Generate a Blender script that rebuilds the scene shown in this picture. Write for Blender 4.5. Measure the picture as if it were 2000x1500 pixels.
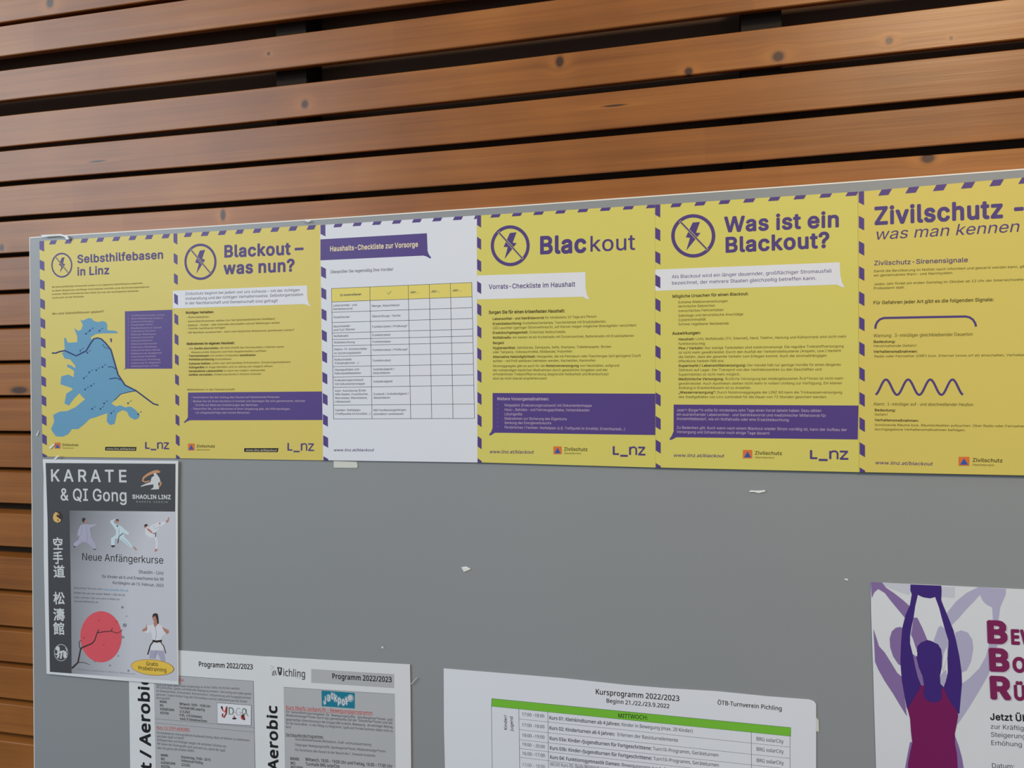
import bpy, math, random
from mathutils import Vector, Matrix
from mathutils.geometry import tessellate_polygon
for o in list(bpy.data.objects): bpy.data.objects.remove(o)
C = bpy.context.scene.collection
scn = bpy.context.scene
PI = math.pi
# ---------------------------------------------------------------- camera
ZB = 1.75                                   # height of the top of the poster row above the floor, metres
CAM = Vector((0.8951, -0.8801, ZB - 0.2006)); YAW, PITCH, ROLL, FPX = 0.2461, -0.0013, -0.0080, 1500.0
cy, sy, cp, sp, cr, sr = math.cos(YAW), math.sin(YAW), math.cos(PITCH), math.sin(PITCH), math.cos(ROLL), math.sin(ROLL)
FW = Vector((-sy*cp, cy*cp, sp)); R0 = Vector((cy, sy, 0)); U0 = R0.cross(FW)
RT = R0*cr + U0*sr; UP = -R0*sr + U0*cr
cd = bpy.data.cameras.new('camera'); cam = bpy.data.objects.new('camera', cd); C.objects.link(cam)
M = Matrix.Identity(4)
for i in range(3): M[i][0] = RT[i]; M[i][1] = UP[i]; M[i][2] = -FW[i]; M[i][3] = CAM[i]
cam.matrix_world = M; cd.sensor_width = 36; cd.lens = 36*FPX/2000; cd.clip_start = 0.01
scn.camera = cam
# ---------------------------------------------------------------- light and exposure
scn.view_settings.view_transform = 'Standard'; scn.view_settings.look = 'None'
scn.view_settings.gamma = 1; scn.view_settings.use_curve_mapping = False; scn.view_settings.exposure = 0.0
w = bpy.data.worlds.new('world'); scn.world = w; w.use_nodes = True
w.node_tree.nodes['Background'].inputs[0].default_value = (0.80, 0.92, 1.0, 1); w.node_tree.nodes['Background'].inputs[1].default_value = 0.34
def area(name, loc, aim, sx, sy_, power, col):
    l = bpy.data.lights.new(name, 'AREA'); l.shape = 'RECTANGLE'; l.size = sx; l.size_y = sy_; l.energy = power; l.color = col
    o = bpy.data.objects.new(name, l); C.objects.link(o); o.location = loc
    o.rotation_euler = (Vector(aim)-Vector(loc)).to_track_quat('-Z', 'Y').to_euler(); return o
area('window_light', (-2.4, -2.8, 2.9), (0.6, 0, 1.6), 2.6, 1.8, 92, (0.78, 0.90, 1.0))
area('ceiling_light', (1.75, -1.9, 2.95), (1.3, 0, 2.0), 0.5, 0.35, 30, (1.0, 0.78, 0.50))
# ---------------------------------------------------------------- letter outlines
FD_I = {
33:(196,[67,160,63,509,132,509,128,160],[80,-1,56,24,56,58,80,83,116,83,140,58,140,24,116,-1]),
34:(321,[78,318,70,509,136,509,128,318],[193,318,185,509,250,509,243,318]),
38:(448,[185,312,246,363,260,389,258,427,246,445,226,457,184,459,155,444,139,416,139,380],[219,265,438,0,364,0,102,319,78,370,79,430,91,458,109,481,134,499,165,510,200,514,235,510,266,499,290,482,308,459,320,433,322,382,305,342,256,293],[219,265,128,195,100,154,100,108,124,70,166,49,223,50,278,75,321,121,346,186,349,224,408,224,397,144,333,47,305,23,271,7,197,-7,150,-2,110,12,78,34,54,62,39,96,34,133,38,164,63,213,185,312,204,284]),
39:(206,[78,318,70,509,136,509,128,318]),
40:(273,[89,207,100,324,132,441,176,539,236,539,191,428,162,313,151,207,160,114,188,16,236,-96,176,-96,139,-21,111,55,95,131]),
41:(273,[37,-96,86,18,113,116,122,207,112,313,82,428,37,539,97,539,142,441,173,324,184,207,178,130,162,53,134,-22,97,-96]),
42:(453,[201,223,206,331,114,272,90,316,186,365,90,415,114,459,206,400,201,509,250,509,246,400,337,459,362,415,266,365,362,316,337,272,246,331,250,223]),
43:(453,[198,34,198,364,255,364,255,34],[62,172,62,226,391,226,391,172]),
44:(188,[38,-120,68,71,137,71,84,-120]),
45:(453,[337,244,337,188,114,188,114,244]),
46:(188,[78,-1,53,24,53,59,78,83,113,83,138,59,138,24,113,-1]),
47:(249,[235,533,71,-76,14,-76,178,533]),
48:(453,[227,-7,174,1,130,24,95,62,69,113,53,178,48,254,53,330,69,395,95,446,130,484,174,508,227,516,279,508,323,484,358,446,384,395,400,330,405,254,400,178,384,113,358,62,323,24,279,1],[227,50,261,56,290,74,313,103,330,144,340,194,340,314,330,365,313,405,290,435,261,453,227,460,192,453,163,435,140,405,123,365,113,314,113,194,123,144,140,103,163,74,192,56]),
49:(453,[76,0,76,55,391,55,391,0],[276,509,276,0,212,0,209,448,86,358,86,427,198,509]),
50:(453,[64,0,64,48,299,305,318,348,317,397,293,436,250,457,196,456,153,433,130,390,127,362,66,362,71,405,86,442,111,473,143,496,182,511,225,516,268,511,306,497,337,474,361,445,376,411,381,372,371,318,336,259,153,57,389,57,389,0]),
51:(453,[218,-7,173,-3,133,10,98,30,70,57,52,92,44,132,109,132,115,108,144,71,190,52,248,53,298,74,315,93,326,116,326,172,316,196,299,217,275,234,242,244,157,248,157,299,288,452,70,452,70,509,372,509,372,461,221,289,264,288,308,276,344,253,371,222,388,186,393,145,387,103,370,66,344,36,309,12,266,-2]),
52:(453,[40,106,40,158,247,509,311,509,109,162,413,162,413,106],[282,0,282,318,343,318,343,0]),
53:(453,[221,-7,178,-2,140,11,108,32,83,60,66,93,60,130,122,130,138,89,173,60,221,50,250,54,276,64,298,82,314,104,324,132,328,162,324,193,314,221,297,244,275,262,248,273,192,275,145,258,128,246,67,253,96,509,366,509,366,452,151,452,136,302,178,325,229,334,294,321,345,285,379,231,391,163,385,117,369,76,343,41,309,15,268,-1]),
54:(453,[226,-7,182,-2,142,15,109,40,84,74,69,115,64,162,68,199,80,239,137,340,252,509,322,509,169,287,179,298,214,312,278,309,316,295,346,271,370,240,384,202,389,157,384,112,368,73,343,40,310,14,271,-2],[254,52,279,63,314,101,324,128,324,187,314,213,279,252,254,262,198,262,174,252,153,235,138,214,128,188,128,128,138,102,153,80,174,63,198,52]),
55:(453,[97,0,323,452,62,452,62,509,391,509,391,449,165,0]),
56:(453,[226,-7,178,-2,136,11,100,33,74,62,57,96,52,135,65,195,101,241,153,267,119,282,93,308,76,342,70,380,75,417,90,450,114,477,146,498,184,511,226,516,269,511,306,498,337,477,361,450,377,417,382,380,376,342,359,308,333,282,300,265,327,256,372,220,397,166,401,135,395,96,378,62,352,33,317,11,275,-2],[258,52,307,74,323,92,333,113,333,165,322,189,305,208,256,232,196,232,147,208,130,189,119,165,119,113,129,92,145,74,194,52],[252,292,293,313,316,352,316,400,294,437,252,457,200,457,159,437,136,400,136,352,159,313,200,292]),
57:(453,[226,516,271,510,310,494,343,468,368,434,384,393,389,347,385,309,373,270,315,168,200,0,130,0,283,221,273,210,238,196,175,200,137,214,106,238,83,269,68,307,64,352,69,397,85,436,110,469,142,494,182,510],[226,460,198,457,174,446,154,429,128,381,128,322,138,296,154,274,174,257,198,247,254,247,279,257,299,273,324,321,324,380,314,407,299,429,279,446,254,457]),
58:(188,[78,-1,53,24,53,59,78,83,113,83,138,59,138,24,113,-1],[78,274,53,299,53,334,78,359,113,359,138,334,138,299,113,274]),
63:(358,[132,152,141,230,168,269,230,314,258,357,259,406,237,440,200,459,157,459,120,441,96,404,92,378,27,378,33,418,49,452,73,480,103,499,138,511,178,516,219,511,255,498,284,478,306,451,319,418,324,382,320,344,306,311,284,284,207,221,195,185,194,152],[146,-1,122,24,122,58,146,83,181,83,206,58,206,24,181,-1]),
64:(676,[284,-130,221,-114,167,-88,122,-53,87,-8,61,46,46,109,40,179,46,248,62,310,87,363,123,408,167,444,220,470,281,486,349,492,415,486,472,469,522,442,562,408,594,366,617,319,631,268,631,142,614,76,599,49,579,28,551,15,497,12,457,24,429,50,420,68,408,48,388,30,361,17,326,13,285,18,251,35,224,62,204,96,192,137,188,182,193,226,207,265,228,297,257,322,291,338,330,343,360,340,419,306,419,335,474,335,476,91,485,74,499,63,518,59,540,63,556,76,576,127,581,215,578,259,567,301,548,339,523,373,490,402,450,424,402,438,347,442,292,438,242,424,200,402,164,372,135,334,114,289,102,236,98,178,102,118,114,66,136,21,165,-17,202,-46,246,-68,298,-81,385,-84,489,-59,504,-107,383,-134],[330,65,359,68,382,78,400,95,419,148,419,221,411,249,399,269,381,282,331,292,305,288,283,277,252,239,242,185,251,126,262,101,279,81,301,69]),
65:(480,[16,0,201,509,276,509,463,0,395,0,239,458,190,302,85,0],[110,142,110,199,370,199,370,142]),
66:(456,[60,0,60,509,241,509,289,504,329,491,359,469,381,442,394,410,398,374,387,320,356,286,315,267,315,262,363,246,385,227,402,203,414,173,418,136,414,100,400,67,377,39,344,18,301,4],[125,57,245,57,296,63,330,80,349,105,355,137,342,184,306,218,279,228,125,231],[125,285,264,288,308,309,333,348,336,372,330,403,313,429,283,446,240,452,125,452]),
67:(510,[267,-7,205,1,150,25,104,63,70,115,48,179,40,254,48,329,70,393,104,445,150,484,205,508,267,516,340,504,402,471,448,418,473,348,408,348,389,394,357,428,315,449,267,456,223,450,184,432,150,403,125,364,109,314,103,254,109,194,125,145,151,105,184,76,223,59,292,55,337,69,375,96,401,136,408,160,473,160,448,91,402,38,341,5]),
68:(502,[219,0,96,0,96,57,215,57,272,63,318,81,354,110,379,149,394,198,399,255,394,312,379,360,354,400,320,428,275,446,221,452,93,452,93,509,225,509,294,501,352,478,399,441,433,391,454,329,462,255,454,181,433,119,398,68,351,31,290,8],[125,509,125,0,60,0,60,509]),
69:(419,[60,0,60,509,372,509,372,452,125,452,125,286,355,286,355,229,125,229,125,57,375,57,375,0]),
70:(410,[60,0,60,509,369,509,369,452,125,452,125,278,346,278,346,221,125,221,125,0]),
71:(520,[269,-7,205,1,149,25,104,64,69,116,48,180,40,254,48,329,69,393,104,445,149,484,203,508,265,516,340,504,403,469,449,416,474,349,408,349,387,393,356,427,315,448,265,456,222,450,183,432,150,404,125,364,109,314,103,254,109,194,125,145,151,105,184,76,224,59,269,53,309,58,345,71,374,93,396,123,410,160,414,199,283,199,283,256,478,256,471,141,451,91,419,50,377,19,326,0]),
72:(517,[60,0,60,509,125,509,125,289,392,289,392,509,457,509,457,0,392,0,392,232,125,232,125,0]),
73:(300,[31,0,31,57,118,57,118,452,31,452,31,509,269,509,269,452,183,452,183,57,269,57,269,0]),
74:(396,[185,-7,124,3,76,33,44,81,33,173,98,173,104,104,122,74,149,56,185,50,220,56,248,74,266,104,272,145,272,509,336,509,336,145,326,81,294,33,246,3]),
75:(467,[104,145,104,216,212,344,364,509,448,509],[60,0,60,509,125,509,125,0],[372,0,188,259,228,309,449,0]),
76:(393,[60,0,60,509,125,509,125,57,361,57,361,0]),
77:(628,[60,0,60,509,152,509,314,69,352,187,476,509,568,509,568,0,504,0,507,440,456,291,342,0,286,0,119,439,122,0]),
78:(523,[60,0,60,509,136,509,404,71,399,195,399,509,463,509,463,0,387,0,120,432,125,291,125,0]),
79:(533,[267,-7,205,1,150,25,105,63,70,115,48,179,40,254,48,329,70,393,105,445,150,484,205,508,267,516,329,508,384,484,429,445,464,393,486,329,493,254,486,179,464,115,429,63,384,25,329,1],[267,53,310,59,349,76,383,104,408,144,425,194,430,254,425,314,408,365,383,404,349,433,310,450,267,456,223,450,184,433,151,404,125,364,109,314,103,254,109,194,125,144,151,105,184,76,223,59]),
80:(444,[125,243,269,246,297,256,318,272,333,294,344,348,333,402,318,422,297,438,268,449,125,452],[125,243,125,186,109,186,109,242],[125,186,125,0,60,0,60,509,235,509,289,503,332,487,366,462,390,430,404,391,409,348,404,304,390,265,366,232,332,207,289,191,235,186]),
81:(533,[245,159,313,159,468,-48,401,-48],[267,-7,205,1,150,25,105,63,70,115,48,179,40,254,48,329,70,393,105,445,150,484,205,508,267,516,329,508,384,484,429,445,464,393,486,329,493,254,486,179,464,115,429,63,384,25,329,1],[267,53,310,59,349,76,383,104,408,144,425,194,430,254,425,314,408,365,383,404,349,433,310,450,267,456,223,450,184,433,151,404,125,364,109,314,103,254,109,194,125,144,151,105,184,76,223,59]),
82:(449,[125,255,269,258,298,267,319,281,334,300,345,352,334,405,319,425,298,440,269,449,125,452],[125,255,125,198,96,198,96,255],[125,198,125,0,60,0,60,509,236,509,290,504,333,489,367,465,390,433,405,395,409,352,405,309,390,271,367,240,333,217,289,202],[353,0,230,229,303,229,428,0]),
83:(447,[224,-9,172,-4,128,9,91,31,64,60,46,96,38,137,104,137,110,110,123,88,166,59,224,49,286,60,311,74,330,92,342,114,346,139,342,161,316,193,245,222,128,260,86,289,60,326,52,372,58,413,75,448,102,476,138,498,180,511,227,516,275,511,316,498,351,476,377,449,394,415,401,378,337,378,326,412,302,437,267,453,225,458,167,448,129,418,118,398,115,376,119,352,148,319,336,252,379,220,394,198,405,171,408,139,403,99,386,64,360,34,323,11,278,-4]),
84:(449,[32,452,32,509,417,509,417,452,257,452,257,0,193,0,193,452]),
85:(517,[259,-8,202,-2,154,15,114,43,85,80,66,124,60,173,60,509,124,509,124,178,128,144,141,113,160,87,187,68,220,56,259,52,298,56,331,68,357,87,377,113,389,144,393,178,393,509,457,509,457,173,451,124,433,80,403,43,363,15,315,-2]),
86:(480,[204,0,16,509,84,509,241,51,290,206,395,509,463,509,278,0]),
87:(686,[155,0,16,509,82,509,193,56,224,196,306,509,380,509,492,59,523,196,603,509,670,509,530,0,455,0,344,431,342,439,318,323,230,0]),
88:(474,[18,0,200,261,29,509,104,509,238,301,298,400,374,509,446,509,275,263,456,0,382,0,238,220,182,129,92,0]),
89:(472,[204,0,204,208,16,509,91,509,236,264,238,259,280,344,381,509,455,509,268,208,268,0]),
90:(438,[42,0,42,46,326,454,40,452,40,509,397,509,397,462,112,54,400,57,400,0]),
97:(389,[126,-5,94,5,68,22,48,45,35,73,30,108,34,138,43,161,78,193,265,235,276,257,267,297,240,322,196,331,149,322,118,301,100,274,41,291,57,322,78,346,133,375,215,383,263,372,306,343,322,320,333,290,337,0,276,0,276,52,236,12,190,-6],[202,49,228,59,263,93,276,138,276,190,134,159,103,139,92,105,102,72,130,52,149,47]),
98:(424,[229,-8,198,-5,153,17,118,59,112,59,112,0,53,0,53,509,114,509,114,319,152,360,197,382,229,384,274,378,313,360,345,332,370,293,385,245,390,189,385,133,370,84,346,45,313,16,274,-2],[220,47,253,52,279,66,301,88,316,117,328,190,316,261,301,290,280,311,253,325,220,330,188,325,161,312,140,291,125,263,116,229,116,150,125,115,140,86,162,65,188,51]),
99:(396,[159,-2,117,16,82,46,56,85,40,133,34,187,40,243,56,291,82,330,117,360,159,378,234,383,284,368,324,340,353,301,362,277,303,262,281,301,242,325,207,330,173,325,145,310,124,287,108,258,96,187,108,117,124,88,145,66,173,51,226,48,271,66,299,102,304,117,363,102,341,56,306,21,261,-1,235,-6]),
100:(424,[195,-8,151,-2,112,16,79,45,55,84,39,133,34,189,39,245,55,293,79,332,112,360,151,378,196,384,228,382,272,360,311,319,311,509,372,509,372,0,313,0,313,59,307,59,272,17,227,-5],[204,47,236,51,263,65,284,86,299,115,312,190,300,263,284,291,263,312,237,325,204,330,172,325,145,311,124,290,108,261,96,190,109,117,124,88,145,66,172,52]),
101:(404,[98,221,306,221,298,268,283,294,262,314,237,326,205,330,173,326,146,313,125,294,109,270],[98,221,96,211,98,169,75,169,75,221],[98,169,100,139,110,106,128,80,151,62,180,50,234,48,271,61,297,88,306,106,365,91,353,63,311,20,249,-5,212,-8,161,-2,117,16,82,46,56,85,40,132,34,187,39,242,55,290,81,329,115,359,157,378,205,384,266,374,319,341,341,315,357,282,368,242,371,169]),
102:(254,[228,379,228,327,6,327,6,379],[81,0,84,461,96,486,113,505,160,527,243,521,227,468,195,474,171,470,154,460,145,443,142,0]),
103:(425,[168,-148,105,-127,64,-91,50,-69,101,-41,136,-78,178,-95,207,-97,249,-92,282,-75,304,-47,311,-6,311,68,306,68,272,28,227,8,195,5,152,10,113,27,80,53,55,90,39,136,34,191,39,246,55,293,80,332,112,360,152,378,196,384,228,382,273,360,308,319,313,319,313,379,372,379,372,-9,367,-54,350,-90,324,-117,290,-136,251,-147],[205,59,237,63,264,75,285,95,300,121,309,154,309,231,300,264,285,291,264,312,237,325,205,330,172,325,145,312,124,290,109,262,96,193,109,123,124,96,145,76,172,63]),
104:(410,[114,0,53,0,53,509,114,509,114,311,124,332,152,362,187,379,227,384,264,380,295,369,321,349,341,321,353,285,357,0,296,0,296,235,290,275,273,304,246,323,210,329,161,317,141,303,126,283,117,257]),
105:(167,[53,0,53,379,114,379,114,0],[68,446,44,468,44,499,68,521,100,521,123,499,123,468,100,446]),
106:(167,[53,379,114,379,111,-62,102,-90,86,-113,65,-129,37,-139,-10,-143,-10,-87,25,-83,40,-72,50,-54],[67,446,44,468,44,499,67,521,100,521,123,499,123,468,100,446]),
107:(381,[110,137,110,212,120,212,284,379,360,379,184,199,177,199],[53,0,53,509,114,509,114,0],[294,0,148,186,191,229,372,0]),
108:(189,[101,3,74,20,58,48,53,84,53,509,114,509,115,77,120,62,130,54,170,54,181,3,150,-2]),
109:(610,[53,0,53,379,112,379,112,305,132,346,172,376,219,386,257,380,287,361,309,332,318,305,337,343,381,375,437,386,468,383,497,372,522,354,541,328,553,296,557,0,496,0,496,254,490,289,472,313,447,326,419,330,374,320,345,290,335,247,335,0,274,0,274,260,269,288,253,311,229,326,199,330,158,320,126,289,117,266,114,0]),
110:(410,[114,0,53,0,53,379,112,379,112,308,124,332,152,362,187,379,227,384,264,380,295,369,321,349,341,321,353,285,357,0,296,0,296,235,290,275,273,304,246,323,210,329,161,317,141,303,126,283,117,257]),
111:(415,[207,-8,159,-2,117,16,82,46,56,85,40,133,34,187,40,243,56,291,82,330,117,360,159,378,207,384,256,378,299,360,333,330,359,291,376,243,381,187,376,133,359,85,333,46,299,16,256,-2],[207,46,242,51,270,66,292,88,307,117,319,187,307,258,292,287,270,310,242,325,207,330,173,325,145,310,124,287,108,258,96,187,108,117,124,88,145,66,173,51]),
112:(424,[53,-143,53,379,112,379,112,319,118,319,152,360,197,382,229,384,274,378,313,360,345,332,370,293,385,245,390,189,385,133,370,84,346,45,313,16,274,-2,229,-8,198,-5,153,17,114,59,114,-143],[220,47,253,52,279,66,301,88,316,117,328,190,316,261,301,290,280,311,253,325,220,330,188,325,161,312,140,291,125,263,116,229,116,150,125,115,140,86,162,65,188,51]),
113:(424,[372,-143,311,-143,311,59,272,17,227,-5,195,-8,151,-2,112,16,79,45,55,84,39,133,34,189,39,245,55,293,79,332,112,360,151,378,196,384,228,382,272,360,307,319,313,319,313,379,372,379],[204,47,236,51,263,65,284,86,299,115,312,190,300,263,284,291,263,312,237,325,204,330,172,325,145,311,124,290,108,261,96,190,109,117,124,88,145,66,172,52]),
114:(259,[53,0,53,379,112,379,112,321,152,367,181,380,243,384,243,322,182,323,140,301,117,262,114,0]),
115:(365,[145,-5,112,3,84,18,62,38,45,63,36,94,94,106,105,79,124,60,150,49,181,45,217,50,244,62,262,81,268,103,264,121,254,136,212,155,104,186,72,208,53,237,47,274,51,305,65,332,87,354,115,370,149,381,223,381,254,372,299,339,324,290,268,277,243,316,220,328,187,332,156,329,131,317,114,299,109,277,112,258,124,243,172,223,275,194,306,171,325,142,331,106,326,75,312,47,290,24,260,6,224,-4]),
116:(227,[204,379,204,327,6,327,6,379],[65,471,126,471,128,76,136,61,150,53,202,54,213,2,168,-4,125,2,92,21,72,52,65,93]),
117:(410,[182,-5,146,-1,115,11,89,31,69,59,57,95,53,379,114,379,114,144,120,105,137,75,164,56,200,50,249,62,268,77,283,97,293,122,296,379,357,379,357,0,298,0,298,72,286,47,257,17,222,0]),
118:(389,[162,0,17,379,84,379,194,55,224,155,305,379,372,379,226,0]),
119:(567,[138,0,22,379,87,379,170,61,252,379,316,379,397,62,480,379,545,379,430,0,368,0,284,312,199,0]),
120:(379,[21,0,155,194,29,379,100,379,191,232,282,379,352,379,224,192,358,0,287,0,189,156,92,0]),
121:(389,[48,-139,62,-86,104,-89,130,-74,162,-1,17,379,84,379,194,55,224,155,305,379,372,379,191,-85,159,-124,117,-143]),
122:(380,[42,0,42,46,254,323,48,323,48,379,332,379,332,331,126,56,339,56,339,0]),
228:(389,[126,-5,94,5,68,22,48,45,35,73,30,108,34,138,43,161,78,193,265,235,276,257,267,297,240,322,196,331,149,322,118,301,100,274,41,291,57,322,78,346,133,375,215,383,263,372,306,343,322,320,333,290,337,0,276,0,276,52,236,12,190,-6],[202,49,228,59,263,93,276,138,276,190,134,159,103,139,92,105,102,72,130,52,149,47],[246,446,224,468,224,499,246,520,277,520,298,499,298,468,277,446],[102,446,80,468,80,499,102,520,133,520,155,499,155,468,133,446]),
246:(415,[207,-8,159,-2,117,16,82,46,56,85,40,133,34,187,40,243,56,291,82,330,117,360,159,378,207,384,256,378,299,360,333,330,359,291,376,243,381,187,376,133,359,85,333,46,299,16,256,-2],[207,46,242,51,270,66,292,88,307,117,319,187,307,258,292,287,270,310,242,325,207,330,173,325,145,310,124,287,108,258,96,187,108,117,124,88,145,66,173,51],[264,446,242,468,242,499,264,520,295,520,317,499,317,468,295,446],[120,446,98,468,98,499,120,520,151,520,173,499,173,468,151,446]),
252:(410,[182,-5,146,-1,115,11,89,31,69,59,57,95,53,379,114,379,114,144,120,105,137,75,164,56,200,50,249,62,268,77,283,97,293,122,296,379,357,379,357,0,298,0,298,72,286,47,257,17,222,0],[261,446,239,468,239,499,261,520,292,520,314,499,314,468,292,446],[118,446,96,468,96,499,118,520,149,520,170,499,170,468,149,446]),
196:(480,[16,0,201,509,276,509,463,0,395,0,239,458,190,302,85,0],[110,142,110,199,370,199,370,142],[296,575,274,597,274,628,296,650,327,650,349,628,349,597,327,575],[152,575,130,597,130,628,152,650,184,650,205,628,205,597,184,575]),
214:(533,[267,-7,205,1,150,25,105,63,70,115,48,179,40,254,48,329,70,393,105,445,150,484,205,508,267,516,329,508,384,484,429,445,464,393,486,329,493,254,486,179,464,115,429,63,384,25,329,1],[267,53,310,59,349,76,383,104,408,144,425,194,430,254,425,314,408,365,383,404,349,433,310,450,267,456,223,450,184,433,151,404,125,364,109,314,103,254,109,194,125,144,151,105,184,76,223,59],[324,575,301,597,301,628,324,650,354,650,376,628,376,597,354,575],[180,575,158,597,158,628,180,650,211,650,233,628,233,597,211,575]),
220:(517,[259,-8,202,-2,154,15,114,43,85,80,66,124,60,173,60,509,124,509,124,178,128,144,141,113,160,87,187,68,220,56,259,52,298,56,331,68,357,87,377,113,389,144,393,178,393,509,457,509,457,173,451,124,433,80,403,43,363,15,315,-2],[315,575,293,597,293,628,315,650,346,650,368,628,368,597,346,575],[172,575,150,597,150,628,172,650,203,650,224,628,224,597,203,575]),
223:(441,[122,362,122,0,60,0,60,362,70,429,99,477,143,506,197,516,260,503,289,486,312,463,327,432,330,370,287,286,288,256,378,171,400,129,403,100,399,69,386,42,366,21,340,6,269,-7,207,1,164,20,187,74,238,52,297,53,321,64,337,81,342,104,330,139,248,209,226,247,224,291,270,368,266,420,250,442,226,454,197,459,164,453,141,436,127,406]),
8211:(350,[350,244,350,188,0,188,0,244]),
8222:(287,[38,-120,68,71,138,71,85,-120],[162,-120,192,71,261,71,208,-120]),
8220:(300,[52,318,104,509,151,509,121,318],[175,318,228,509,274,509,244,318]),
8364:(464,[364,329,341,279,16,279,34,329],[321,229,298,179,16,179,34,229],[423,463,398,409,329,450,288,456,248,450,213,433,183,404,161,365,146,315,141,254,146,194,161,144,183,104,213,76,248,59,309,54,381,85,396,96,422,43,394,21,325,-4,288,-7,230,1,179,25,137,63,105,115,85,179,78,254,85,329,105,394,137,445,179,484,230,508,288,516,361,502,394,486]),
10003:(616,[74,228,114,269,244,141,514,410,556,369,244,59]),
32:(188,),
}
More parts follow.
